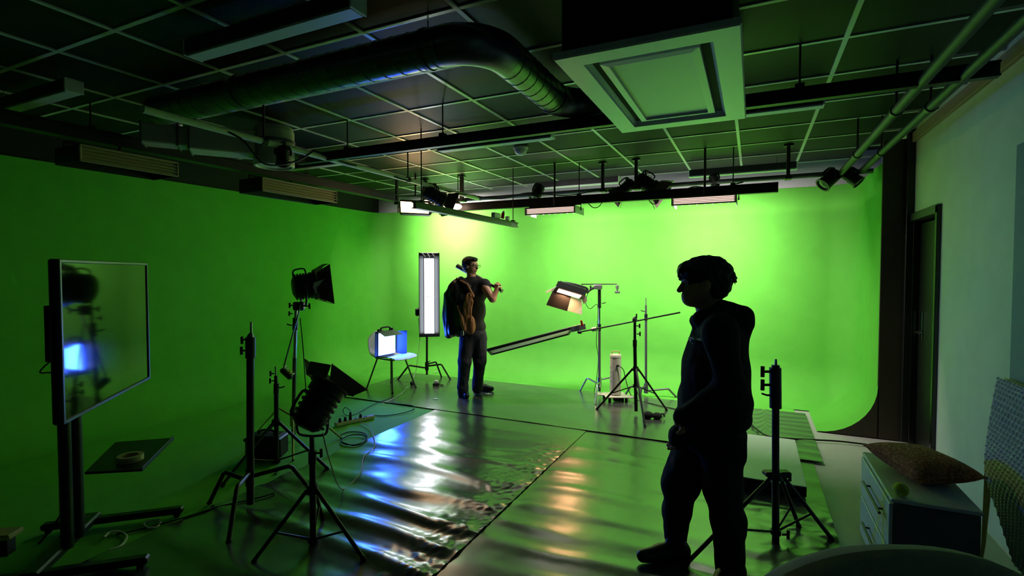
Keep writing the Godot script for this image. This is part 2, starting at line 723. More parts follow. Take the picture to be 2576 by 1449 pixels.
func bank(at: Vector3, turn: float, w: float, h: float, energy: float, label: String, aim := Vector3(0, -0.52, -0.85), hang := CEIL, crate := 0.031) -> void:
	var lit := energy > 0.0
	# fluorescent flood: slatted front towards +z, open mouth below; at is the middle of the front's lower edge
	var o := thing("fluorescent_flood", label, "studio light", at, turn, "slatted fluorescent floods")
	var dp := 0.34
	var b := mb()
	b.box(Vector3(0, h - 0.005, -dp / 2), Vector3(w, 0.01, dp), 0.003)
	if not lit:
		b.box(Vector3(0, h / 2, -dp + 0.005), Vector3(w, h, 0.01), 0.003)
	for s in [-1.0, 1.0]:
		b.box(Vector3(s * (w / 2 - 0.005), h / 2, -dp / 2), Vector3(0.01, h, dp), 0.003)
	part(b, "housing", "black_metal" if not lit else "white_paint", o)
	var fr := mb()
	for s in [0.006, h - 0.006]:
		fr.box(Vector3(0, s, 0), Vector3(w, 0.012, 0.014), 0.003)
	for s in [-1.0, 1.0]:
		fr.box(Vector3(s * (w / 2 - 0.006), h / 2, 0), Vector3(0.012, h, 0.014), 0.003)
	part(fr, "front_frame", "grey_metal" if lit else "beige_louvre", o)
	var n := 4
	for k in n + 1:
		b = mb()
		b.box(Vector3(0, 0.012 + (h - 0.024) * k / n, -0.002), Vector3(w - 0.02, 0.0035 if lit else 0.008, 0.012), 0.001)
		part(b, "slat", "beige_louvre" if not lit else "pink_slat", o)
	for k in n:
		var ty := 0.012 + (h - 0.024) * (k + 0.5) / n
		part(mb().cyl(Vector3(-w / 2 + 0.02, ty, -0.022), Vector3(w / 2 - 0.02, ty, -0.022), (h - 0.024) / n * 0.46, -1.0, 10), "tube", "flood_tube_glow" if lit else "beige_louvre", o)
	if lit:
		part(mb().box(Vector3(0, h / 2, -0.042), Vector3(w - 0.03, h - 0.02, 0.006)), "reflector", "white_paint", o)
	for s in [-1.0, 1.0]:
		part(mb().box(Vector3(s * (w / 2 - 0.016), h * 0.5, -0.024), Vector3(0.014, h - 0.03, 0.03), 0.004), "tube_socket", "white_plastic", o)
	part(mb().tube([Vector3(-w / 2 - 0.015, h * 0.5, -dp / 2), Vector3(-w / 2 - 0.015, h + 0.03, -dp / 2), Vector3(w / 2 + 0.015, h + 0.03, -dp / 2), Vector3(w / 2 + 0.015, h * 0.5, -dp / 2)], 0.009, 8), "yoke", "black_metal", o)
	part(mb().cyl(Vector3(0, h + 0.03, -dp / 2), Vector3(0, hang - at.y, -dp / 2), 0.012, 0.012, 8), "drop_rod", "black_metal", o)
	if lit:
		var a := aim.normalized()
		var c := Vector3(0, 0.062, -0.19)
		var up := a.cross(Vector3.RIGHT).normalized()
		for k in 9:      # the crate in front of the mouth keeps the light from spreading sideways
			b = mb()
			b.t = Transform3D(Basis(Vector3.RIGHT, up, a), c + a * (0.01 + crate / 2) + Vector3((k - 4) * (w - 0.02) / 8.0, 0, 0))
			b.box(Vector3.ZERO, Vector3(0.003, 0.085, crate))
			part(b, "crate_blade", "black_metal", o)
		area_light(o, "flood_light", c + a * 0.004, a, Vector2(w - 0.04, 0.08), Color(1.0, 0.97, 0.92), energy)


func lamp_head(o: Node3D, c: Vector3, dir: Vector3, r: float, length: float, lens_m := "clear_lens", doors := true, door_len := 0.0, yoke := true, open := 0.55) -> void:
	# a round film lamp: finned housing, front ring, lens, yoke and four barn doors, in the axes of thing o
	var f := mb().frame_of(dir)
	var tr := Transform3D(Basis(f.x, f.z, -f.y), c)     # local y of the lathe lies along dir
	var b := mb()
	b.t = tr
	var h := length / 2
	b.lathe([Vector2(0, -h), Vector2(r * 0.55, -h), Vector2(r * 0.8, -h * 0.85), Vector2(r * 0.86, -h * 0.3), Vector2(r * 0.86, h * 0.5), Vector2(r, h * 0.55), Vector2(r, h), Vector2(r * 0.9, h), Vector2(r * 0.88, h * 0.8), Vector2(0, h * 0.8)], 22)
	part(b, "housing", "black_metal", o)
	b = mb()
	b.t = tr
	for k in 5:
		var y := -h * 0.75 + k * h * 0.26
		b.lathe([Vector2(r * 0.8, y), Vector2(r * 0.99, y), Vector2(r * 0.99, y + h * 0.07), Vector2(r * 0.8, y + h * 0.07)], 22)
	part(b, "cooling_fin", "black_metal", o)
	b = mb()
	b.t = tr
	b.lathe([Vector2(r * 0.86, h * 0.86), Vector2(r * 0.5, h * 0.95), Vector2(0.0, h)], 20, true)
	part(b, "lens", lens_m, o)
	b = mb()
	b.t = tr
	b.lathe([Vector2(r * 1.02, h * 0.92), Vector2(r * 1.12, h * 0.92), Vector2(r * 1.12, h * 1.02), Vector2(r * 1.02, h * 1.02), Vector2(r * 1.02, h * 0.92)], 22)
	part(b, "front_ring", "brown_metal", o)
	if doors:
		var dl := door_len if door_len > 0.0 else r * 1.4
		for k in 4:
			var w := PI / 2 * k
			var u := Vector3(cos(w), 0, sin(w))
			var s := Vector3(-sin(w), 0, cos(w))
			var root := u * r * 1.08 + Vector3(0, h * 1.03, 0)
			var tip := root + u * dl * sin(open) + Vector3(0, dl * cos(open), 0)
			var wide := 1.5 if k % 2 == 0 else 0.95
			b = mb()
			b.t = tr
			b.slab([root - s * r * 0.95, root + s * r * 0.95, tip + s * r * wide, tip - s * r * wide], u * 0.003 + Vector3(0, -0.003, 0))
			part(b, "barn_door", "brown_metal" if k % 2 == 0 else "black_metal", o)
	if yoke:
		var side := f.x
		var down := Vector3.DOWN
		b = mb().tube(curve([c + side * r * 1.1, c + side * r * 1.18 + down * r * 0.6, c + side * r * 0.9 + down * r * 1.35, c + down * r * 1.45, c - side * r * 0.9 + down * r * 1.35, c - side * r * 1.18 + down * r * 0.6, c - side * r * 1.1], 4), 0.009, 6)
		part(b, "yoke", "black_metal", o)
		for s in [-1.0, 1.0]:
			part(mb().cyl(c + side * s * r * 0.85, c + side * s * r * 1.3, 0.022, 0.022, 10), "tilt_knob", "black_rubber", o)
	var back := -dir.normalized()
	var up := f.y
	part(mb().tube(curve([c + back * h * 0.8 + up * r * 0.8, c + back * h * 0.7 + up * r * 1.25, c - back * h * 0.2 + up * r * 1.3, c - back * h * 0.3 + up * r * 0.85], 4), 0.008, 6), "handle", "black_rubber", o)


func hung_lamp(called: String, label: String, pipe: Vector3, drop: float, dir: Vector3, r: float, length: float, lens_m := "clear_lens", doors := true) -> Node3D:
	var o := thing(called, label, "studio light", pipe + Vector3(0, -drop - r, 0))
	var c := Vector3(0, r, 0)
	var top := Vector3(0, r + drop, 0)
	part(mb().cyl(c + Vector3(0, r * 1.4, 0), top, 0.009, 0.009, 8), "hanger_spigot", "grey_metal", o)
	part(mb().box(top + Vector3(0, 0.02, 0), Vector3(0.05, 0.07, 0.035), 0.006), "hook_clamp", "black_metal", o)
	lamp_head(o, c, dir, r, length, lens_m, doors, 0.0, false)
	var side := Vector3.UP.cross(dir).normalized()
	part(mb().tube(curve([c + side * r * 1.1, c + side * r * 1.15 + Vector3(0, r * 0.7, 0), c + side * r * 0.8 + Vector3(0, r * 1.4, 0), c + Vector3(0, r * 1.45, 0), c - side * r * 0.8 + Vector3(0, r * 1.4, 0), c - side * r * 1.15 + Vector3(0, r * 0.7, 0), c - side * r * 1.1], 4), 0.009, 6), "yoke", "black_metal", o)
	return o


func build_rig() -> void:
	bank(Vector3(-0.477, 2.302, -5.62), 0.0, 0.635, 0.088, 11.5, "lit slatted fluorescent flood by the green back wall, nearer the door")
	bank(Vector3(-2.18, 2.282, -5.62), 0.0, 0.635, 0.088, 8.6, "lit slatted fluorescent flood above the tungsten lamp, left of its twin")
	bank(Vector3(-4.45, 2.48, -6.12), 0.0, 0.68, 0.1, 10.0, "fluorescent flood behind the dazzling warm lamp in the far corner", Vector3(0, -0.42, -0.92), CEIL, 0.028)
	bank(Vector3(-4.4, 2.40, -2.34), PI / 2, 0.7, 0.125, 0.0, "dark unlit slatted flood above the television, nearest the camera", Vector3.DOWN, 2.596)
	bank(Vector3(-4.4, 2.40, -4.0), PI / 2, 1.0, 0.14, 0.0, "unlit slatted flood with pale slats above the stands at left", Vector3.DOWN, 2.596)

	luminaire(-2.75, -1.59, -1.77, "unlit linear ceiling light nearest the camera, above the duct, with bluish underside")
	luminaire(-5.1, -3.95, -1.77, "unlit linear ceiling light in the dark corner at far left")
	luminaire(-2.73, -1.57, -4.13, "unlit linear ceiling light hung beside the white ceiling dome sensor")
	luminaire(-0.75, 0.43, -4.15, "unlit linear ceiling light partly hidden behind the air conditioner")
	luminaire(-0.72, 0.43, -6.55, "unlit linear ceiling light above the back pipe, nearer the door")
	luminaire(-2.73, -1.57, -6.55, "unlit linear ceiling light above the back pipe, in the middle")
	luminaire(-5.1, -3.93, -4.15, "unlit linear ceiling light just right of the white ventilation drum")

	pipe_run("rigging_pipe", "pale rigging pipe running into the room at left, wrapped with cables", "pipe", Vector3(-3.4, 2.6, -1.87), Vector3(-3.4, 2.6, -6.15), 0.025, "pale_pipe", [0.2, 0.62])
	pipe_run("rigging_pipe", "dark rigging pipe running across the room before the back wall", "pipe", Vector3(-3.9, 2.6, -6.1), Vector3(1.06, 2.6, -6.1), 0.025, "grey_metal", [])
	pipe_run("rigging_pipe", "dark rigging pipe running along the side wall, the one farther from the wall", "pipe", Vector3(0.79, 2.6, -0.4), Vector3(0.79, 2.6, -6.05), 0.03, "dark_grey", [0.35, 0.62, 0.85])
	pipe_run("rigging_pipe", "dark rigging pipe running along the side wall, right beside the wall", "pipe", Vector3(0.96, 2.6, -0.4), Vector3(0.96, 2.6, -6.05), 0.028, "dark_grey", [0.35, 0.62, 0.85])
	# square drop posts that carry the back pipe
	var posts := [Vector3(-4.595, 3.043, -5.900), Vector3(-4.209, 2.755, -6.050), Vector3(-3.612, 2.660, -6.050), Vector3(-1.644, 2.628, -6.050), Vector3(-1.248, 2.600, -6.050), Vector3(0.315, 2.633, -6.050)]
	var pl := ["second dark drop post above the warm lamp, farther left", "thick dark drop post right above the warm overhead lamp", "dark drop post between the warm lamp and the lamp cluster", "slim drop post on the back pipe, left of the middle lamp cluster", "slim drop post standing on the middle lamp cluster", "drop post on the back pipe nearest the door"]
	for k in posts.size():
		var p: Vector3 = posts[k]
		var o := thing("drop_post", pl[k], "post", Vector3(p.x, 2.56, p.z + 0.045), 0.0, "drop posts of the back pipe")
		wpart(mb().box(Vector3(p.x, 2.74, p.z + 0.045), Vector3(0.05 if k in [1, 2] else 0.035, 0.34, 0.04), 0.004), "post", "dark_grey", o)
		wpart(mb().box(Vector3(p.x, 2.575, p.z + 0.02), Vector3(0.07, 0.03, 0.11), 0.005), "clamp", "black_metal", o)
		wpart(mb().box(Vector3(p.x, 2.902, p.z + 0.045), Vector3(0.09, 0.012, 0.09), 0.003), "ceiling_plate", "black_metal", o)

	track("lighting_track", "black lighting track across the room, passing behind the air conditioner", Vector3(-3.75, 2.615, -3.37), Vector3(1.1, 2.615, -3.37), 0.05, 0.078, "black_metal", [0.12, 0.32, 0.55, 0.82])
	track("lighting_track", "broad black lighting track along the dark left wall", Vector3(-4.6, 2.645, -0.6), Vector3(-4.6, 2.645, -5.8), 0.1, 0.1, "black_metal", [0.3, 0.7])
	track("lighting_track", "black lighting track in front of the green back wall", Vector3(-4.0, 2.46, -5.85), Vector3(0.22, 2.46, -5.85), 0.07, 0.1, "black_metal", [0.1, 0.5, 0.9])
	track("lighting_track", "low grey lighting rail running towards the back wall with small lamps on it", Vector3(-2.75, 2.2, -3.75), Vector3(-2.75, 2.2, -5.93), 0.06, 0.06, "rail_grey", [0.05, 0.95])

	air_conditioner()
	duct()
	ventilation()

	# the warm lamp that dazzles
	var wl := thing("overhead_lamp", "dazzling warm overhead lamp hanging before the green corner", "studio light", Vector3(-4.061, 2.453, -5.544), YAW)
	var dir := Vector3(0.4, 0.25, 0.88).normalized()
	var fz := mb().frame_of(dir)
	var b := mb()
	b.t = Transform3D(fz, Vector3(0, 0, -0.06))
	b.box(Vector3(0, 0, 0), Vector3(0.42, 0.2, 0.1), 0.02)
	part(b, "housing", "black_metal", wl)
	b = mb()
	b.t = Transform3D(fz, Vector3(0, 0, -0.006))
	b.box(Vector3.ZERO, Vector3(0.37, 0.15, 0.008), 0.002)
	part(b, "lens", "warm_lamp_glow", wl)
	part(mb().tube([Vector3(-0.23, 0, -0.06), Vector3(-0.23, 0.16, -0.06), Vector3(0.23, 0.16, -0.06), Vector3(0.23, 0, -0.06)], 0.008, 6), "yoke", "black_metal", wl)
	part(mb().cyl(Vector3(0, 0.16, -0.06), Vector3(0, CEIL - wl.position.y, -0.06), 0.012, 0.012, 8), "drop_rod", "black_metal", wl)
	area_light(wl, "warm_light", dir * 0.004 + Vector3(0, 0, 0.004), dir, Vector2(0.36, 0.14), Color(1.0, 0.78, 0.55), 0.26)

	# small bulbs on the low rail and behind
	var bulbs := [[Vector3(-4.015, 2.557, -5.732), 0.02, "small warm bulb just right of the dazzling lamp"], [Vector3(-3.813, 2.517, -5.717), 0.026, "small round bulb between the warm lamp and the spots"], [Vector3(-3.634, 2.478, -5.691), 0.05, "bright white spot lamp left of its twin below the back pipe"], [Vector3(-3.531, 2.457, -5.740), 0.05, "bright white spot lamp right of its twin below the back pipe"]]
	for s in bulbs:
		var p: Vector3 = s[0]
		var r: float = s[1]
		var o := thing("spot_lamp", s[2], "studio light", p, YAW, "small lit spot lamps")
		part(mb().ball(Vector3.ZERO, Vector3(r * 1.4, r * 0.8, r), 14), "bulb", "bulb_glow", o)
		var bl := OmniLight3D.new()
		bl.name = "bulb_light"
		bl.light_energy = 0.008 + r * 0.3
		bl.light_color = Color(1.0, 0.85, 0.72)
		bl.light_size = r * 0.5
		bl.omni_range = 20.0
		bl.omni_attenuation = 2.0
		bl.shadow_enabled = true
		o.add_child(bl)
		part(mb().cyl(Vector3(0, r * 0.5, -r * 0.3), Vector3(0, r * 2.2, -r * 0.5), r * 0.7, r * 0.45, 10), "socket", "black_metal", o)
		part(mb().cyl(Vector3(0, r * 2.2, -r * 0.5), Vector3(0, 2.6 - p.y, -r * 0.5), 0.006, 0.006, 6), "stem", "black_metal", o)
	# hung lamps on the pipes
	hung_lamp("hung_lamp", "dark fresnel lamp hanging from the pale pipe, left of the warm lamp", Vector3(-3.4, 2.58, -5.0), 0.08, Vector3(0.4, -0.35, -0.7), 0.085, 0.26)
	hung_lamp("hung_lamp", "small black can lamp on the back pipe above the bank with the tungsten stand", Vector3(-2.533, 2.658, -6.100), 0.03, Vector3(-0.2, -0.9, 0.5), 0.07, 0.22, "clear_lens", false)
	hung_lamp("hung_lamp", "large black lamp with barn doors in the middle lamp cluster", Vector3(-1.152, 2.656, -6.100), 0.02, Vector3(0.7, -0.5, -0.1), 0.1, 0.26)
	hung_lamp("hung_lamp", "black lamp turned to the left in the middle lamp cluster", Vector3(-1.386, 2.627, -6.100), 0.02, Vector3(-0.7, -0.6, 0.2), 0.075, 0.22)
	hung_lamp("hung_lamp", "small black lamp under the pipe right of the middle cluster", Vector3(-0.403, 2.626, -6.100), 0.0, Vector3(0.1, -0.8, -0.4), 0.045, 0.14, "clear_lens", false)
	hung_lamp("hung_lamp", "small dark lamp with bluish lens at the right end of the back pipe", Vector3(0.696, 2.590, -6.100), 0.04, Vector3(-0.6, -0.6, 0.3), 0.07, 0.2, "clear_lens", false)
	hung_lamp("hung_lamp", "small dark lamp at the tip of the back pipe beside the wall corner", Vector3(0.881, 2.582, -6.100), 0.03, Vector3(0.6, -0.6, 0.2), 0.06, 0.18, "clear_lens", false)
	hung_lamp("hung_lamp", "small black lamp on the pale pipe in front of the white drum", Vector3(-3.4, 2.58, -2.9), 0.05, Vector3(-0.5, -0.7, -0.4), 0.05, 0.16, "clear_lens", false)
	# an electronic pack with red and white plugs lying on the low rail
	var pk := thing("rail_adapter", "white and red cable adapters clipped on top of the low grey rail", "adapter", Vector3(-2.75, 2.235, -5.35))
	wpart(mb().box(Vector3(-2.75, 2.265, -5.35), Vector3(0.05, 0.06, 0.16), 0.006), "box", "white_plastic", pk)
	wpart(mb().cyl(Vector3(-2.73, 2.25, -5.48), Vector3(-2.73, 2.31, -5.5), 0.022, 0.018, 10), "plug", "red_plastic", pk)
	wpart(mb().cyl(Vector3(-2.76, 2.25, -5.55), Vector3(-2.76, 2.34, -5.57), 0.018, 0.014, 10), "plug", "white_plastic", pk)
	wpart(mb().box(Vector3(-2.75, 2.26, -5.66), Vector3(0.045, 0.05, 0.05), 0.006), "clip", "white_plastic", pk)
	# cables slung along the pipes
	cable([Vector3(-3.42, 2.63, -2.2), Vector3(-3.37, 2.57, -2.5), Vector3(-3.36, 2.42, -2.7), Vector3(-3.37, 2.5, -3.0), Vector3(-3.38, 2.63, -3.2)], 0.008, "black_rubber", "black cable drooping in a loop in front of the white drum")
	cable([Vector3(-3.38, 2.63, -3.2), Vector3(-3.37, 2.59, -3.6), Vector3(-3.42, 2.63, -4.0), Vector3(-3.37, 2.58, -4.4), Vector3(-3.42, 2.62, -4.9), Vector3(-3.37, 2.58, -5.4), Vector3(-3.4, 2.63, -6.0)], 0.009, "black_rubber", "black cable wound along the pale rigging pipe")
	cable([Vector3(-3.461, 2.640, -6.050), Vector3(-3.037, 2.571, -6.050), Vector3(-2.634, 2.622, -6.050), Vector3(-2.146, 2.555, -6.050), Vector3(-1.737, 2.587, -6.050), Vector3(-1.398, 2.573, -6.050)], 0.008, "black_rubber", "black cable slung along the left half of the back pipe")
	cable([Vector3(-1.074, 2.551, -6.050), Vector3(-0.807, 2.492, -6.050), Vector3(-0.615, 2.555, -6.050), Vector3(-0.386, 2.521, -6.050), Vector3(-0.107, 2.570, -6.050)], 0.008, "black_rubber", "black cable slung along the back pipe right of the lamp cluster")
	cable([Vector3(-1.733, 2.391, -5.709), Vector3(-1.683, 2.345, -5.732), Vector3(-1.625, 2.354, -5.760), Vector3(-1.588, 2.409, -5.778)], 0.005, "black_rubber", "small cable loop hanging below the back track")
	cable([Vector3(-1.082, 2.425, -5.852), Vector3(-1.041, 2.371, -5.871), Vector3(-0.992, 2.371, -5.894), Vector3(-0.968, 2.411, -5.906)], 0.005, "black_rubber", "small cable loop below the middle of the back track")
	# ceiling dome
	var dp: Vector3 = Vector3(-2.218, 2.900, -4.884)
	var dm := thing("dome_sensor", "white dome sensor on the black ceiling", "sensor", dp + Vector3(0, -0.08, 0))
	part(mb().lathe([Vector2(0, 0), Vector2(0.03, 0.004), Vector2(0.055, 0.022), Vector2(0.066, 0.05), Vector2(0.067, 0.06)], 20, true), "dome", "white_plastic", dm)
	part(mb().lathe([Vector2(0.072, 0.058), Vector2(0.078, 0.07), Vector2(0.078, 0.088), Vector2(0, 0.088)], 20), "base_ring", "white_paint", dm)
	var sp: Vector3 = Vector3(-0.718, 2.860, -2.339)
	var sh := thing("sprinkler_head", "small pale sprinkler head at the top edge of the ceiling", "sprinkler", sp)
	part(mb().lathe([Vector2(0, 0), Vector2(0.018, 0.002), Vector2(0.018, 0.006), Vector2(0.004, 0.008), Vector2(0.004, 0.03), Vector2(0.012, 0.034), Vector2(0.012, 0.05), Vector2(0, 0.05)], 14), "deflector", "aluminium", sh)
	part(mb().lathe([Vector2(0.03, 0.044), Vector2(0.03, 0.052), Vector2(0, 0.052)], 14), "rosette", "white_paint", sh)


func air_conditioner() -> void:
	var x0 := -0.783
	var x1 := -0.049
	var z0 := -2.052
	var z1 := -3.312
	var y := 2.5
	var o := thing("air_conditioner", "large white ceiling cassette air conditioner with a recessed square centre", "air conditioner", Vector3((x0 + x1) / 2, y, (z0 + z1) / 2))
	var cx := (x0 + x1) / 2
	var cz := (z0 + z1) / 2
	wpart(mb().box(Vector3(cx, 2.715, cz + 0.05), Vector3(x1 - x0 - 0.06, 0.37, z0 - z1 - 0.14), 0.01), "body", "dark_wall", o)
	var rings := func(b: MB, ax: Array, bx: Array) -> void:   # a sloping frame between two rectangles [x0, x1, z0, z1, y]
		var pa := [Vector3(ax[0], ax[4], ax[2]), Vector3(ax[1], ax[4], ax[2]), Vector3(ax[1], ax[4], ax[3]), Vector3(ax[0], ax[4], ax[3])]
		var pb := [Vector3(bx[0], bx[4], bx[2]), Vector3(bx[1], bx[4], bx[2]), Vector3(bx[1], bx[4], bx[3]), Vector3(bx[0], bx[4], bx[3])]
		for k in 4:
			var j := (k + 1) % 4
			b.face([pa[k], pb[k], pb[j], pa[j]])
	var fr := mb()
	var inset := func(d: float, yy: float) -> Array:
		return [x0 + d, x1 - d, z0 - d, z1 + d, yy]
	rings.call(fr, inset.call(0.0, y + 0.03), inset.call(0.0, y + 0.006))
	rings.call(fr, inset.call(0.0, y + 0.006), inset.call(0.006, y))
	rings.call(fr, inset.call(0.006, y), inset.call(0.104, y))
	rings.call(fr, inset.call(0.104, y), inset.call(0.108, y + 0.012))
	wpart(fr, "frame", "casing_white", o)
	var sl := mb()
	rings.call(sl, inset.call(0.108, y + 0.012), inset.call(0.135, y + 0.05))
	wpart(sl, "air_vane", "casing_white", o)
	var gr := mb()
	rings.call(gr, inset.call(0.135, y + 0.05), inset.call(0.16, y + 0.05))
	wpart(gr, "air_slot", "black_metal", o)
	var pn := mb()
	rings.call(pn, inset.call(0.158, y + 0.05), inset.call(0.16, y + 0.012))
	rings.call(pn, inset.call(0.16, y + 0.012), inset.call(0.194, y + 0.008))
	rings.call(pn, inset.call(0.194, y + 0.008), inset.call(0.197, y + 0.02))
	wpart(pn, "centre_frame", "casing_white", o)
	wpart(mb().box(Vector3(cx, y + 0.026, cz), Vector3(x1 - x0 - 0.388, 0.012, z0 - z1 - 0.388)), "filter_grille", "casing_grey", o)
	for sx in [x0 + 0.1, x1 - 0.1]:
		for sz in [z0 - 0.135, z1 + 0.15]:
			wpart(mb().cyl(Vector3(sx, 2.9, sz), Vector3(sx, 2.915, sz), 0.02, 0.02, 8), "mount", "grey_metal", o)


func duct() -> void:
	var y := 2.76
	var r := 0.1
	var o := thing("ventilation_duct", "round spiral metal ventilation duct with two bends below the ceiling", "duct", Vector3(-2.2, y - r, -2.4))
	var a := Vector3(-3.88, y, -2.24)
	var b1 := Vector3(-1.45, y, -2.24)
	var c1 := Vector3(-1.22, y, -2.47)
	var c2 := Vector3(-1.22, y, -3.19)
	var d1 := Vector3(-0.99, y, -3.42)
	var e := Vector3(-0.2, y, -3.42)
	var seam := func(p: Vector3, q: Vector3, step: float) -> MB:      # the spiral lock seam
		var len := (q - p).length()
		var dd := (q - p).normalized()
		var side := Vector3.UP.cross(dd)
		var pts := []
		var turns := len / step
		var n := int(turns * 20)
		for k in n + 1:
			var w := TAU * turns * k / n
			pts.append(p + dd * (len * k / n) + (side * cos(w) + Vector3.UP * sin(w)) * r)
		return mb().tube(pts, 0.004, 5)
	wpart(mb().cyl(a, b1, r, r, 28), "straight_section", "galvanised", o)
	wpart(seam.call(a, b1, 0.11), "seam", "galvanised", o)
	var arc := []
	for k in 11:
		var w := PI / 2 * k / 10.0
		arc.append(Vector3(b1.x + 0.23 * sin(w), y, c1.z + 0.23 * cos(w)))
	wpart(mb().tube(arc, r + 0.002, 28), "elbow", "galvanised", o)
	wpart(mb().cyl(c1, c2, r, r, 28), "straight_section", "galvanised", o)
	wpart(seam.call(c1, c2, 0.1), "seam", "galvanised", o)
	arc = []
	for k in 11:
		var w := PI / 2 * k / 10.0
		arc.append(Vector3(d1.x - 0.23 * cos(w), y, c2.z - 0.23 * sin(w)))
	wpart(mb().tube(arc, r + 0.002, 28), "elbow", "galvanised", o)
	wpart(mb().cyl(d1, e, r, r, 28), "straight_section", "galvanised", o)
	for p in [b1 + Vector3(-0.1, 0, 0), a + Vector3(0.9, 0, 0), c2]:
		var q: Vector3 = p
		var ax := Vector3(0, 0, 1) if p == c2 else Vector3(1, 0, 0)
		wpart(mb().cyl(q - ax * 0.012, q + ax * 0.012, r + 0.006, r + 0.006, 28), "hanger_band", "grey_metal", o)
		wpart(mb().cyl(q + Vector3(0, r, 0), Vector3(q.x, CEIL, q.z), 0.004, 0.004, 6), "hanger_rod", "grey_metal", o)


func ventilation() -> void:
	var c: Vector3 = Vector3(-3.805, 2.520, -3.153)
	var o := thing("ventilation_drum", "white ventilation drum with a square duct under the ceiling at left", "ventilation unit", c)
	var b := mb()
	b.lathe([Vector2(0, 0.012), Vector2(0.14, 0.012), Vector2(0.145, 0), Vector2(0.16, 0), Vector2(0.165, 0.012), Vector2(0.165, 0.3), Vector2(0.15, 0.34), Vector2(0.0, 0.34)], 28)
	part(b, "drum", "cream_paint", o)
	part(mb().lathe([Vector2(0.166, 0.2), Vector2(0.172, 0.2), Vector2(0.172, 0.225), Vector2(0.166, 0.225)], 28), "rim", "grey_metal", o)
	var e: Vector3 = Vector3(-4.312, 2.660, -2.504)
	e -= c
	var d := Vector3(e.x, 0, e.z).normalized()
	var f := Transform3D(Basis(Vector3.UP.cross(d), Vector3.UP, d), Vector3(0, 0.17, 0))
	b = mb()
	b.t = f
	b.box(Vector3(0, 0, 0.38), Vector3(0.26, 0.2, 0.5), 0.01)
	part(b, "square_duct", "cream_paint", o)
	b = mb()
	b.t = f
	b.box(Vector3(0, 0, 0.78), Vector3(0.2, 0.15, 0.34), 0.01)
	part(b, "square_duct", "cream_paint", o)
	for k in [0.14, 0.62, 0.7, 0.94]:
		b = mb()
		b.t = f
		b.box(Vector3(0, 0, k), Vector3(0.28 if k < 0.65 else 0.22, 0.22 if k < 0.65 else 0.17, 0.016), 0.004)
		part(b, "flange", "grey_metal", o)
	b = mb()
	b.t = f
	b.cyl(Vector3(0, 0.07, 0.8), Vector3(0, CEIL - c.y - 0.17, 0.8), 0.006, 0.006, 6)
	part(b, "hanger_rod", "grey_metal", o)
	var s: Vector3 = Vector3(-4.373, 2.800, -2.653)
	var g := thing("smoke_detector", "small white round detector hanging beside the square white duct", "detector", s)
	part(mb().lathe([Vector2(0, 0), Vector2(0.04, 0.004), Vector2(0.055, 0.025), Vector2(0.055, 0.04), Vector2(0, 0.05)], 18, true), "cover", "white_plastic", g)
	part(mb().cyl(Vector3(0, 0.045, 0), Vector3(0, CEIL - s.y, 0), 0.012, 0.012, 8), "stem", "white_paint", g)


# ------------------------------------------------------------------ vinyl sheets on the floor

func ridge(w: float) -> float:
	var c := 0.5 + 0.5 * cos(w)
	return c * c * (1.5 - 0.5 * c)


func vinyl(called: String, label: String, x0: float, x1: float, v0: float, v1: float, nu: int, nv: int, lift: float, h: Callable) -> void:
	var f := func(a: float, b: float) -> Vector3:
		var x := x0 + (x1 - x0) * a
		var w := v0 + (v1 - v0) * b
		return Vector3(x, lift + h.call(x, w), -w)
	var m := mb().sheet(nu, nv, f, false)
	solo(m, called, "black_vinyl", label, "floor covering", "black vinyl sheets")


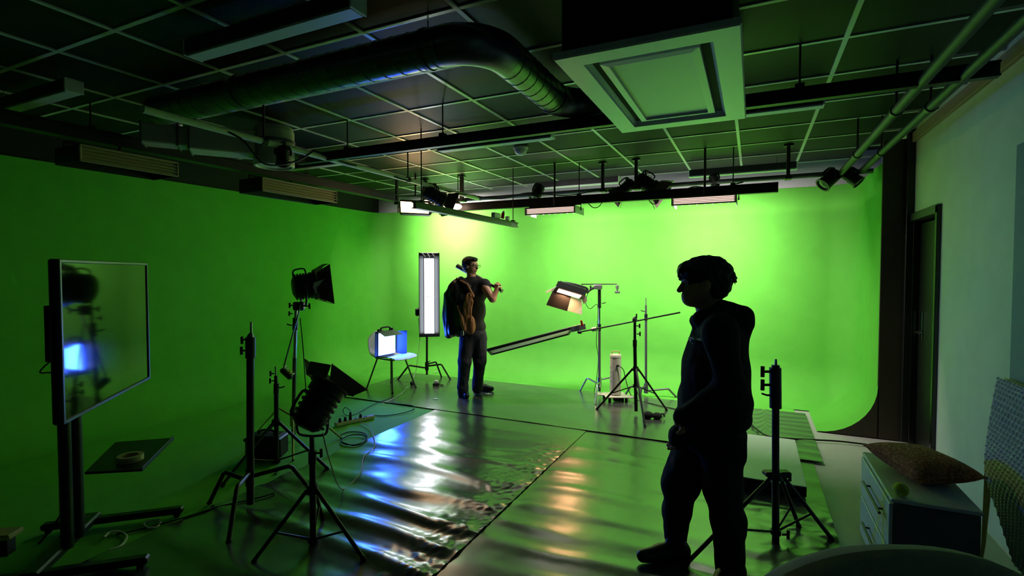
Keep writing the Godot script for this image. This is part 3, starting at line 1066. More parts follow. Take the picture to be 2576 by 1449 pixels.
func build_vinyl() -> void:
	var fn := FastNoiseLite.new()
	fn.seed = 21
	fn.frequency = 0.6
	fn.fractal_octaves = 2
	var fine := FastNoiseLite.new()
	fine.seed = 5
	fine.frequency = 5.0
	fine.fractal_octaves = 2
	var hl := func(x: float, v: float) -> float:
		var s := clampf((x + 3.3) / 1.8, 0.0, 1.0)
		var amp := 0.022 * (1.0 - smoothstep(3.1, 4.3, v)) * (0.45 + 0.55 * s) + 0.0016
		amp *= 1.0 - smoothstep(0.96, 1.0, s) * 0.75
		var ph := v * TAU / 0.31 + 3.2 * fn.get_noise_2d(x * 0.9, v * 1.6) + 0.5 * sin(s * 3.0) + 0.4
		var crumple := 0.012 * smoothstep(0.72, 0.97, s) * (1.0 - smoothstep(3.9, 4.6, v)) * absf(fine.get_noise_2d(x * 1.4, v * 1.3))
		var gate := 0.55 + 0.7 * fn.get_noise_2d(x * 1.3 + 40.0, v * 2.6)
		return amp * clampf(gate + 0.3, 0.15, 1.0) * ridge(ph) + crumple + 0.0012 * fine.get_noise_2d(x * 0.6, v * 0.8)
	vinyl("vinyl_sheet", "wrinkled black vinyl floor sheet with blue reflections, left of the seam", -3.3, -1.49, -0.6, 4.95, 110, 340, 0.006, hl)
	var hr := func(x: float, v: float) -> float:
		var s := clampf((x + 1.52) / 2.0, 0.0, 1.0)
		var amp := 0.009 * (1.0 - smoothstep(4.2, 4.9, v)) * (0.75 + 0.25 * s)
		amp *= smoothstep(0.0, 0.06, s)
		var ph := v * TAU / 0.29 + 2.6 * fn.get_noise_2d(x * 0.8 + 9.0, v * 1.3) - 1.2 * s
		var lump := 0.012 * smoothstep(0.7, 0.9, s) * (1.0 - smoothstep(3.8, 4.2, v)) * absf(fine.get_noise_2d(x * 0.9, v * 1.0))
		var gate := 0.6 + 0.8 * fn.get_noise_2d(x * 1.1 + 70.0, v * 2.2)
		return amp * clampf(gate + 0.2, 0.1, 1.0) * ridge(ph) + lump + 0.001 * fine.get_noise_2d(x * 0.6, v * 0.8)
	vinyl("vinyl_sheet", "black vinyl floor sheet with green reflections, right of the seam", -1.53, 0.48, -0.6, 4.95, 110, 320, 0.002, hr)
	var hb := func(x: float, v: float) -> float:
		var amp := 0.0025 + 0.006 * smoothstep(-0.2, 0.3, x)
		var w := smoothstep(-0.4, 0.2, x)
		var ph := lerpf((v * 0.75 + x * 0.55) * TAU / 0.42, v * TAU / 0.17, w) + 2.0 * fn.get_noise_2d(x, v * 1.4)
		return amp * ridge(ph) + 0.0015 * fine.get_noise_2d(x * 0.5, v * 0.6)
	vinyl("vinyl_sheet", "black vinyl floor sheet laid crosswise in front of the green back wall", -4.85, 0.55, 4.88, 6.5, 260, 90, 0.012, hb)


# ------------------------------------------------------------------ stands

func t_knob(o: Node3D, p: Vector3, dir: Vector3, s := 1.0) -> void:
	var b := mb().cyl(p, p + dir * 0.035 * s, 0.006 * s, 0.006 * s, 8)
	b.cyl(p + dir * 0.035 * s - Vector3(0, 0.024 * s, 0), p + dir * 0.035 * s + Vector3(0, 0.024 * s, 0), 0.009 * s, 0.009 * s, 8)
	part(b, "knob", "black_rubber", o)


func lever(o: Node3D, p: Vector3, dir: Vector3) -> void:
	part(mb().tube([p, p + dir * 0.02, p + dir * 0.05 + Vector3(0, 0.01, 0)], 0.006, 6), "lever", "black_rubber", o)


func tripod(o: Node3D, hub: float, feet: Array, low: float, m: String, r := 0.011, axis := Vector3.ZERO) -> void:
	part(mb().cyl(axis + Vector3(0, hub - 0.025, 0), axis + Vector3(0, hub + 0.025, 0), r * 3.0, r * 2.6, 12), "collar", m, o)
	part(mb().cyl(axis + Vector3(0, low - 0.015, 0), axis + Vector3(0, low + 0.015, 0), r * 2.4, r * 2.4, 12), "collar", m, o)
	for q in feet:
		var ft: Vector3 = q
		var top := axis + Vector3(0, hub, 0) + Vector3(ft.x - axis.x, 0, ft.z - axis.z).normalized() * r * 2.6
		var end := Vector3(ft.x, r, ft.z)
		var lg := part(mb().cyl(top, end, r, r, 8), "leg", m, o)
		part(mb().cyl(end.lerp(top, 0.04) , end + Vector3(0, -r * 0.6, 0), r * 1.25, r * 1.3, 8), "rubber_foot", "black_rubber", lg)
		part(mb().cyl(axis + Vector3(0, low, 0), top.lerp(end, 0.6), r * 0.55, r * 0.55, 6), "brace", m, o)


func turtle(o: Node3D, hub: float, feet: Array, m: String, r := 0.0125, axis := Vector3.ZERO, bend := 0.62, rise := 0.02) -> void:
	part(mb().cyl(axis + Vector3(0, hub - 0.06, 0), axis + Vector3(0, hub + 0.06, 0), 0.028, 0.028, 14), "leg_hub", m, o)
	var k := 0
	for q in feet:
		var ft: Vector3 = q
		var h0 := axis + Vector3(0, hub - 0.03 + 0.03 * k, 0)
		var kn := axis.lerp(Vector3(ft.x, axis.y, ft.z), bend) + Vector3(0, hub + rise + 0.015 * k, 0)
		var end := Vector3(ft.x, r, ft.z)
		var pts := [h0, h0.lerp(kn, 0.85), kn.lerp(h0, 0.06), kn.lerp(end, 0.06), kn.lerp(end, 0.15), end]
		var lg := part(mb().tube(pts, r, 8), "leg", m, o)
		part(mb().ball(end, Vector3(r * 1.3, r * 0.9, r * 1.3), 8), "rubber_foot", "black_rubber", lg)
		k += 1


func riser(o: Node3D, a: Vector3, b: Vector3, r: float, m: String) -> void:
	part(mb().cyl(a, b, r, r, 14), "pole", m, o)


func sleeve(o: Node3D, a: Vector3, b: Vector3, r: float) -> void:
	part(mb().cyl(a, b, r, r, 14), "collar", "black_metal", o)


func build_equipment() -> void:
	television()
	var k := Vector3.LEFT
	# ---- bare heavy stand at left
	var o := thing("light_stand", "bare black heavy stand with bent legs between television and lamp", "light stand", Vector3(-3.056, 0.000, -2.301), YAW)
	riser(o, Vector3(0, 0.03, 0), Vector3(0.018, 1.131, 0.000), 0.0245, "black_metal")
	sleeve(o, Vector3(0.017, 1.024, 0.000), Vector3(0.019, 1.163, 0.000), 0.032)
	part(mb().cyl(Vector3(0.019, 1.163, 0.000), Vector3(0.025, 1.190, 0.000), 0.024, 0.012, 10), "cap", "grey_metal", o)
	part(mb().cyl(Vector3(0.025, 1.184, 0.000), Vector3(0.026, 1.265, 0.000), 0.008, 0.007, 8), "spigot", "aluminium", o)
	t_knob(o, Vector3(-0.004, 1.072, 0.000), k, 1.1)
	t_knob(o, Vector3(-0.003, 1.150, 0.000), Vector3(-0.9, -0.2, 0.2), 1.0)
	turtle(o, 0.215, [Vector3(-0.305, 0.000, -0.047), Vector3(0.373, 0.000, -0.170), Vector3(0.107, 0.000, 0.453)], "black_metal", 0.0145)

	# ---- small tripod behind it
	o = thing("light_stand", "small bare black tripod stand behind the black case", "light stand", Vector3(-3.582, 0.000, -2.948), YAW)
	riser(o, Vector3(0, 0.0, 0), Vector3(0.006, 0.603, 0.000), 0.019, "black_metal")
	riser(o, Vector3(0.005, 0.586, 0.000), Vector3(0.004, 0.736, 0.000), 0.014, "black_metal")
	sleeve(o, Vector3(0.005, 0.586, 0.000), Vector3(0.007, 0.670, 0.000), 0.022)
	part(mb().cyl(Vector3(0.004, 0.736, 0.000), Vector3(0.002, 0.813, 0.000), 0.006, 0.006, 8), "spigot", "aluminium", o)
	t_knob(o, Vector3(-0.009, 0.753, 0.000), k, 0.9)
	t_knob(o, Vector3(-0.013, 0.693, 0.000), k, 0.9)
	lever(o, Vector3(0.026, 0.636, 0.000), Vector3.RIGHT)
	tripod(o, 0.345, [Vector3(-0.185, 0.000, 0.480), Vector3(0.492, 0.000, 0.163), Vector3(-0.380, 0.000, -0.491)], 0.02, "black_metal", 0.0125)

	# ---- stand with the barn-door lamp at left
	o = thing("light_stand", "grey stand carrying the barn-door lamp before the dark green wall", "light stand", Vector3(-3.922, 0.000, -3.418), YAW)
	riser(o, Vector3(0, 0.02, 0), Vector3(0.022, 0.789, 0.000), 0.0185, "grey_metal")
	riser(o, Vector3(0.022, 0.770, 0.000), Vector3(0.044, 1.297, 0.000), 0.0145, "aluminium")
	sleeve(o, Vector3(0.029, 1.053, 0.000), Vector3(0.035, 1.166, 0.000), 0.024)
	t_knob(o, Vector3(0.009, 1.207, 0.000), k, 0.9)
	lever(o, Vector3(0.004, 1.098, 0.000), k)
	turtle(o, 0.2, [Vector3(0.438, 0.000, -0.045), Vector3(0.224, 0.000, 0.527), Vector3(-0.470, 0.000, -0.276)], "yellow_plastic", 0.0095, Vector3.ZERO, 0.4, 0.05)
	o = thing("grip_arm", "thin metal grip arm hanging from the barn-door lamp stand with a yellow-green clamp", "grip arm", Vector3(-3.922, 0.000, -3.418), YAW)
	part(mb().cyl(Vector3(0.110, 1.300, 0.050), Vector3(-0.049, 0.719, 0.070), 0.0075, 0.0075, 8), "rod", "chrome", o)
	part(mb().box(Vector3(0.078, 1.279, 0.020), Vector3(0.1, 0.08, 0.06), 0.012), "grip_head", "black_metal", o)
	t_knob(o, Vector3(0.138, 1.279, 0.020), Vector3.RIGHT, 1.1)
	t_knob(o, Vector3(0.026, 1.287, 0.020), Vector3.LEFT, 1.0)
	var cb := mb()
	cb.t = Transform3D(Basis(Vector3(0, 0, 1), -0.75), Vector3(-0.020, 0.659, 0.070))
	cb.box(Vector3(0, -0.01, 0), Vector3(0.13, 0.05, 0.05), 0.015)
	part(cb, "clamp_body", "black_metal", o)
	for j in 5:
		cb = mb()
		cb.t = Transform3D(Basis(Vector3(0, 0, 1), -0.75), Vector3(-0.020, 0.659, 0.070))
		cb.box(Vector3(-0.05 + 0.024 * j, 0.024, 0), Vector3(0.014, 0.026, 0.056), 0.005)
		part(cb, "clamp_tooth", "yellow_plastic", o)
	o = thing("barn_door_lamp", "black barn-door lamp with a pale gel on the grey stand", "studio light", Vector3(-3.922, 0.000, -3.418), YAW)
	var lc: Vector3 = Vector3(0.117, 1.465, 0.000)
	var ld := Vector3(0.82, 0.1, -0.5).normalized()
	lamp_head(o, lc, ld, 0.125, 0.2, "clear_lens", true, 0.13, true, 0.42)
	part(mb().slab([Vector3(0.250, 1.498, 0.100), Vector3(0.335, 1.534, 0.060), Vector3(0.255, 1.385, 0.040), Vector3(0.223, 1.430, 0.060)], Vector3(0.002, 0.002, 0.0)), "gel_sheet", "white_gel", o)
	part(mb().cyl(Vector3(0.090, 1.361, 0.000), Vector3(0.085, 1.259, 0.000), 0.008, 0.008, 8), "spigot", "aluminium", o)
	cable([Vector3(-3.834, 1.167, -3.437), Vector3(-3.790, 0.909, -3.425), Vector3(-3.758, 0.577, -3.419), Vector3(-3.658, 0.306, -3.355), Vector3(-3.941, 0.008, -3.686)], 0.005, "black_rubber", "thin black cable hanging down behind the lamp stand at left")

	# ---- tilted lamp on the tripod in the foreground
	o = thing("tripod_stand", "black tripod stand carrying the tilted lamp in the left foreground", "light stand", Vector3(-2.304, 0.000, -2.139), YAW)
	riser(o, Vector3(0, 0.01, 0), Vector3(0.002, 0.522, 0.000), 0.0185, "black_metal")
	riser(o, Vector3(0.002, 0.510, 0.000), Vector3(-0.001, 0.648, 0.000), 0.014, "black_metal")
	sleeve(o, Vector3(0.001, 0.487, 0.000), Vector3(0.002, 0.557, 0.000), 0.023)
	t_knob(o, Vector3(0.018, 0.546, 0.000), Vector3.RIGHT, 1.0)
	tripod(o, 0.335, [Vector3(-0.255, 0.000, 0.194), Vector3(0.350, 0.000, 0.171), Vector3(-0.062, 0.000, -0.315)], 0.035, "black_metal", 0.0115)
	o = thing("tilted_lamp", "black cylindrical lamp tilted upwards on the foreground tripod", "studio light", Vector3(-2.304, 0.000, -2.139), YAW)
	lamp_head(o, Vector3(0.033, 0.821, 0.000), Vector3(0.36, 0.78, -0.5).normalized(), 0.105, 0.27, "clear_lens", true, 0.075, false, 0.25)
	part(mb().tube(curve([Vector3(-0.081, 0.761, 0.020), Vector3(-0.071, 0.673, 0.020), Vector3(-0.029, 0.648, 0.000), Vector3(0.036, 0.648, 0.000), Vector3(0.079, 0.661, -0.020), Vector3(0.086, 0.770, -0.030)], 4), 0.008, 6), "yoke", "grey_metal", o)
	part(mb().cyl(Vector3(-0.075, 0.764, 0.030), Vector3(-0.047, 0.771, 0.030), 0.02, 0.02, 10), "tilt_knob", "black_rubber", o)
	part(mb().box(Vector3(0.099, 0.742, 0.080), Vector3(0.02, 0.025, 0.008), 0.003), "switch", "white_plastic", o)
	cable([Vector3(-2.192, 0.685, -2.114), Vector3(-2.347, 0.431, -2.317), Vector3(-2.666, 0.030, -2.744), Vector3(-2.753, 0.030, -3.025), Vector3(-2.979, 0.020, -3.324), Vector3(-3.094, 0.020, -3.599), Vector3(-3.500, 0.020, -3.996), Vector3(-3.716, 0.020, -4.090)], 0.004, "cream_paint", "pale cable curling over the vinyl from the foreground lamp to the power strip")

	# ---- black case
	o = thing("equipment_case", "black equipment case on the green floor behind the stands", "case", Vector3(-3.741, 0.000, -2.984), YAW)
	part(mb().box(Vector3(0, 0.115, 0), Vector3(0.3, 0.2, 0.2), 0.03), "body", "black_rubber", o)
	part(mb().box(Vector3(0, 0.19, 0), Vector3(0.31, 0.03, 0.21), 0.012), "lid", "black_metal", o)
	part(mb().tube(curve([Vector3(-0.07, 0.205, 0), Vector3(-0.05, 0.245, 0), Vector3(0.05, 0.245, 0), Vector3(0.07, 0.205, 0)], 4), 0.009, 6), "handle", "black_rubber", o)
	for s in [-0.1, 0.1]:
		part(mb().box(Vector3(s, 0.17, 0.105), Vector3(0.03, 0.04, 0.01), 0.003), "latch", "dark_grey", o)

	chair_and_panel()
	tall_panel()
	back_right_stands()

	# ---- bare stand at right
	o = thing("light_stand", "bare black tripod stand right of the person in the hoodie", "light stand", Vector3(0.142, 0.000, -3.333), YAW)
	riser(o, Vector3(0, 0.0, 0), Vector3(-0.013, 0.817, 0.000), 0.0205, "black_metal")
	sleeve(o, Vector3(-0.013, 0.803, 0.000), Vector3(-0.019, 1.040, 0.000), 0.033)
	sleeve(o, Vector3(-0.017, 1.038, 0.000), Vector3(-0.017, 1.056, 0.000), 0.022)
	part(mb().cyl(Vector3(-0.015, 1.052, 0.000), Vector3(-0.016, 1.091, 0.000), 0.009, 0.006, 8), "spigot", "aluminium", o)
	t_knob(o, Vector3(-0.047, 1.017, 0.000), k, 1.3)
	t_knob(o, Vector3(-0.046, 0.939, 0.000), k, 1.3)
	lever(o, Vector3(-0.045, 0.878, 0.000), k)
	part(mb().box(Vector3(0, 0.415, 0.0), Vector3(0.15, 0.03, 0.06), 0.008), "leg_plate", "black_metal", o)
	tripod(o, 0.405, [Vector3(-0.625, 0.000, 0.254), Vector3(0.346, 0.000, -0.022), Vector3(0.231, 0.000, -0.163)], 0.065, "black_metal", 0.012)
	t_knob(o, Vector3(0.032, 0.401, 0.020), Vector3.RIGHT, 1.0)
	t_knob(o, Vector3(0.028, 0.058, 0.020), Vector3.RIGHT, 1.0)


func television() -> void:
	var o := thing("television", "flat television standing edge-on at left, its dark screen mirroring the set", "television", Vector3(-3.434, 0.000, -1.546), 0.0)
	var pl := Vector3(-2.90, 0, -1.224)
	var pr := Vector3(-3.64, 0, -2.013)
	var d := (pr - pl).normalized()          # along the screen, away from the camera
	var w := (pr - pl).length()
	var nn := Vector3(-d.z, 0, d.x)
	if nn.x < 0:
		nn = -nn
	var tr := Transform3D(Basis(d, Vector3.UP, nn if d.cross(Vector3.UP).dot(nn) > 0 else nn), (pl + pr) / 2 + Vector3(0, 1.272, 0) - o.position)
	var hh := 0.776
	var b := mb()
	b.t = tr
	b.box(Vector3(0, 0, -0.03), Vector3(w, hh, 0.035), 0.008)
	b.box(Vector3(0, -0.05, -0.06), Vector3(w * 0.6, hh * 0.55, 0.04), 0.01)
	part(b, "back_shell", "black_metal", o)
	b = mb()
	b.t = tr
	for s in [-1.0, 1.0]:
		b.box(Vector3(s * (w / 2 - 0.009), 0, -0.008), Vector3(0.018, hh, 0.018), 0.003)
		b.box(Vector3(0, s * (hh / 2 - 0.009), -0.008), Vector3(w - 0.03, 0.018, 0.018), 0.003)
	part(b, "bezel", "grey_metal", o)
	b = mb()
	b.t = tr
	b.box(Vector3(0, 0, -0.01), Vector3(w - 0.03, hh - 0.03, 0.008))
	part(b, "screen", "screen", o)
	var s := thing("television_stand", "black floor stand with twin poles and a tray under the television", "television stand", Vector3(-3.434, 0.000, -1.546), 0.0)
	var base := o.position
	for px in [-0.06, 0.06]:
		var q: Vector3 = d * px - nn * 0.07
		part(mb().cyl(Vector3(q.x, 0.06, q.z), Vector3(q.x, 1.5, q.z), 0.03, 0.03, 16), "pole", "black_metal", s)
	b = mb()
	b.t = Transform3D(Basis(d, Vector3.UP, nn), -nn * 0.09 + Vector3(0, 1.27, 0))
	b.box(Vector3.ZERO, Vector3(0.34, 0.3, 0.014), 0.003)
	part(b, "mount_plate", "black_metal", s)
	for px in [-0.3, 0.3]:
		b = mb()
		b.t = Transform3D(Basis(d, Vector3.UP, nn), d * px - nn * 0.1)
		b.box(Vector3(0, 0.045, 0.12), Vector3(0.06, 0.04, 0.75), 0.01)
		part(b, "foot", "black_metal", s)
		for e in [-0.22, 0.46]:
			b = mb()
			b.t = Transform3D(Basis(d, Vector3.UP, nn), d * px - nn * 0.1)
			b.cyl(Vector3(-0.015, 0.018, e), Vector3(0.015, 0.018, e), 0.018, 0.018, 12)
			part(b, "castor", "black_rubber", s)
	b = mb()
	b.t = Transform3D(Basis(d, Vector3.UP, nn), -nn * 0.115)
	b.box(Vector3(0, 0.055, 0), Vector3(0.7, 0.05, 0.09), 0.01)
	part(b, "cross_bar", "black_metal", s)
	var c0: Vector3 = Vector3(-3.271, 0.560, -1.937)
	var c1: Vector3 = Vector3(-2.897, 0.560, -1.552)
	var c2: Vector3 = Vector3(-3.121, 0.560, -1.399)
	var c3: Vector3 = Vector3(-3.509, 0.560, -1.733)
	part(mb().slab([c0 - base, c1 - base, c2 - base, c3 - base], Vector3(0, -0.012, 0)), "tray", "black_metal", s)
	part(mb().slab([c0 - base, c1 - base, c1 - base + Vector3(0, 0.012, 0), c0 - base + Vector3(0, 0.012, 0)], Vector3(-0.006, 0, 0)), "tray_lip", "grey_metal", s)
	var tp: Vector3 = Vector3(-3.089, 0.561, -1.596)
	var ro := thing("tape_roll", "roll of cream masking tape lying on the television stand's tray", "tape", tp)
	part(mb().lathe([Vector2(0.042, 0), Vector2(0.062, 0), Vector2(0.062, 0.03), Vector2(0.042, 0.03), Vector2(0.042, 0)], 26), "tape_ring", "masking_tape", ro)
	part(mb().lathe([Vector2(0.038, 0.0), Vector2(0.042, 0.0), Vector2(0.042, 0.03), Vector2(0.038, 0.03), Vector2(0.038, 0)], 26), "core", "wood", ro)
	cable([Vector3(-3.467, 1.146, -1.453), Vector3(-3.633, 1.036, -1.430), Vector3(-3.552, 1.025, -1.468), Vector3(-3.595, 0.911, -1.558)], 0.004, "black_rubber", "thin black cable sticking out behind the television")
	cable([Vector3(-3.648, 0.372, -1.589), Vector3(-3.740, 0.131, -1.545), Vector3(-3.789, -0.055, -1.411), Vector3(-3.784, -0.157, -1.303)], 0.006, "black_rubber", "black cable running down from the stand to the left corner, the straighter one")
	cable([Vector3(-3.661, 0.300, -1.583), Vector3(-3.658, 0.084, -1.528), Vector3(-3.642, -0.073, -1.425), Vector3(-3.663, -0.180, -1.360)], 0.005, "black_rubber", "black cable running down from the stand to the left corner, the bent one")


func chair_and_panel() -> void:
	var o := thing("shell_chair", "pale plastic shell chair holding the glowing blue lamp", "chair", Vector3(-4.450, 0.000, -5.525), YAW - 0.6)
	# the shell: seat swept up into the back, facing right
	var prof := curve([Vector3(-0.27, 0.78, 0), Vector3(-0.25, 0.66, 0), Vector3(-0.22, 0.53, 0), Vector3(-0.16, 0.46, 0), Vector3(-0.05, 0.435, 0), Vector3(0.1, 0.45, 0), Vector3(0.24, 0.445, 0), Vector3(0.27, 0.425, 0)], 5)
	var ns := prof.size() - 1
	var shell := func(off: float) -> Callable:
		return func(u: float, w: float) -> Vector3:
			var i := roundi(w * ns)
			var p: Vector3 = prof[i]
			var tg: Vector3 = (prof[mini(i + 1, ns)] - prof[maxi(i - 1, 0)]).normalized()
			var nm := Vector3(-tg.y, tg.x, 0)
			var s := 2.0 * u - 1.0
			var half := 0.2 + 0.025 * sin(PI * w)
			if w < 0.12:
				half *= sqrt(clampf(w / 0.12, 0.15, 1.0))
			if w > 0.93:
				half *= sqrt(clampf((1.0 - w) / 0.07, 0.25, 1.0))
			return p + Vector3(0, 0, s * half) + nm * (0.03 * s * s + off)
	var b := mb()
	b.sheet(14, ns, shell.call(0.0), true)
	b.sheet(14, ns, shell.call(-0.008), false)
	part(b, "shell", "white_plastic", o)
	for q in [Vector3(-0.25, 0, -0.22), Vector3(-0.25, 0, 0.22), Vector3(0.25, 0, 0.21), Vector3(0.25, 0, -0.21)]:
		var ft: Vector3 = q
		var top := Vector3(clampf(ft.x * 0.55, -0.16, 0.16), 0.43, clampf(ft.z * 0.55, -0.13, 0.13))
		var lg := part(mb().cyl(top, Vector3(ft.x, 0.012, ft.z), 0.011, 0.011, 8), "leg", "grey_metal", o)
		part(mb().cyl(Vector3(ft.x, 0, ft.z), Vector3(ft.x, 0.025, ft.z), 0.014, 0.013, 8), "foot_cap", "black_rubber", lg)
	part(mb().tube([Vector3(-0.16, 0.425, -0.13), Vector3(0.16, 0.425, -0.13), Vector3(0.16, 0.425, 0.13), Vector3(-0.16, 0.425, 0.13)], 0.01, 8, true), "under_frame", "grey_metal", o)
	# LED panel leaning against the back
	var l := thing("blue_led_panel", "glowing blue panel lamp with open flaps standing on the pale chair", "studio light", Vector3(-4.450, 0.000, -5.525), YAW)
	var dir := Vector3(0.84, -0.02, 0.54).normalized()
	var f := mb().frame_of(dir)
	var c := Vector3(-0.06, 0.625, 0.0)
	var tr := Transform3D(f, c)
	b = mb()
	b.t = tr
	b.box(Vector3(0, 0, -0.03), Vector3(0.34, 0.34, 0.06), 0.012)
	part(b, "housing", "black_metal", l)
	b = mb()
	b.t = tr
	b.box(Vector3(0, 0, 0.002), Vector3(0.3, 0.3, 0.006))
	part(b, "light_face", "blue_lamp_glow", l)
	for e in [[Vector3(0, 1, 0), Vector3(1, 0, 0), 0.15, 1.9], [Vector3(1, 0, 0), Vector3(0, 1, 0), 0.17, 1.3], [Vector3(-1, 0, 0), Vector3(0, 1, 0), 0.05, 0.2]]:
		var u: Vector3 = e[0]
		var s: Vector3 = e[1]
		var dl: float = e[2]
		var an: float = e[3]
		var root := u * 0.17
		var tip := root + u * dl * cos(an) + Vector3(0, 0, dl * sin(an))
		b = mb()
		b.t = tr
		b.slab([root - s * 0.15, root + s * 0.15, tip + s * 0.17, tip - s * 0.17], Vector3(0, 0, -0.003))
		part(b, "barn_door", "dark_grey", l)
	b = mb()
	b.t = tr
	b.tube(curve([Vector3(-0.08, 0.17, -0.03), Vector3(-0.07, 0.215, -0.03), Vector3(0.07, 0.215, -0.03), Vector3(0.08, 0.17, -0.03)], 4), 0.012, 8)
	part(b, "handle", "black_rubber", l)
	for s in [-0.12, 0.12]:
		b = mb()
		b.t = tr
		b.cyl(Vector3(s, 0.16, -0.03), Vector3(s, 0.2, -0.03), 0.02, 0.02, 10)
		part(b, "battery_knob", "black_metal", l)
	area_light(l, "blue_light", c + dir * 0.012, dir, Vector2(0.29, 0.29), Color(0.1, 0.3, 1.0), 2.6)


func tall_panel() -> void:
	var o := thing("panel_stand", "black stand with bent legs under the tall white tube panel", "light stand", Vector3(-4.361, 0.000, -6.232), YAW)
	riser(o, Vector3(0, 0.07, 0), Vector3(-0.006, 0.673, -0.060), 0.016, "black_metal")
	turtle(o, 0.2, [Vector3(-0.417, 0.000, 0.065), Vector3(0.357, 0.000, 0.065), Vector3(0.2, 0, -0.12)], "black_metal", 0.0125)
	lever(o, Vector3(0.001, 0.265, 0.000), Vector3.RIGHT)
	var l := thing("tube_panel", "tall narrow panel of glowing white tubes on a stand beside the chair", "studio light", Vector3(-4.361, 0.000, -6.232), YAW)
	var c: Vector3 = Vector3(0.042, 1.259, 0.000)
	var dir := Vector3(0.2, -0.02, 1.0).normalized()
	var tr := Transform3D(mb().frame_of(dir), c)
	var w := 0.295
	var h := 1.25
	var b := mb()
	b.t = tr
	b.box(Vector3(0, 0, -0.06), Vector3(w, h, 0.02), 0.005)
	part(b, "back_plate", "black_metal", l)
	for s in [-1.0, 1.0]:
		b = mb()
		b.t = tr
		b.slab([Vector3(s * 0.085, -h / 2, -0.05), Vector3(s * 0.085, h / 2, -0.05), Vector3(s * w / 2, h / 2, 0.0), Vector3(s * w / 2, -h / 2, 0.0)], Vector3(0, 0, -0.004))
		part(b, "side_reflector", "grey_metal", l)
		b = mb()
		b.t = tr
		b.box(Vector3(s * (w / 2), 0, -0.025), Vector3(0.008, h, 0.07), 0.002)
		part(b, "side_rail", "black_metal", l)
		b = mb()
		b.t = tr
		b.box(Vector3(0, s * (h / 2 - 0.025), -0.02), Vector3(w - 0.02, 0.05, 0.05), 0.006)
		part(b, "tube_socket", "dark_grey", l)
	for k in 3:
		b = mb()
		b.t = tr
		b.cyl(Vector3(-0.05 + 0.05 * k, -h / 2 + 0.055, -0.015), Vector3(-0.05 + 0.05 * k, h / 2 - 0.085, -0.015), 0.023, 0.023, 12)
		part(b, "tube", "tall_lamp_glow", l)
	b = mb()
	b.t = tr
	b.box(Vector3(0.02, -0.03, 0.012), Vector3(0.14, 0.008, 0.006), 0.001)
	part(b, "tube_clip", "white_plastic", l)
	for k in 3:
		b = mb()
		b.t = tr
		b.tube(curve([Vector3(-0.1 + 0.07 * k, h / 2 - 0.01, 0.01), Vector3(-0.07 + 0.07 * k, h / 2 - 0.05, 0.015), Vector3(-0.05 + 0.06 * k, h / 2 - 0.09, 0.01)], 4), 0.006, 6)
		part(b, "lead", "white_plastic", l)
	part(mb().box(Vector3(-0.145, 1.001, -0.050), Vector3(0.06, 0.12, 0.08), 0.02), "ballast", "black_metal", l)
	area_light(l, "tall_light", c + dir * 0.03, dir, Vector2(0.15, 1.12), Color(0.97, 0.98, 1.0), 0.55)
	cable([Vector3(-4.503, 0.912, -6.219), Vector3(-4.483, 0.615, -6.229), Vector3(-4.487, 0.295, -6.172), Vector3(-4.641, 0.020, -6.300), Vector3(-4.105, 0.020, -5.296), Vector3(-4.009, 0.020, -4.790)], 0.004, "white_plastic", "thin pale cable hanging from the tall tube panel to the floor")


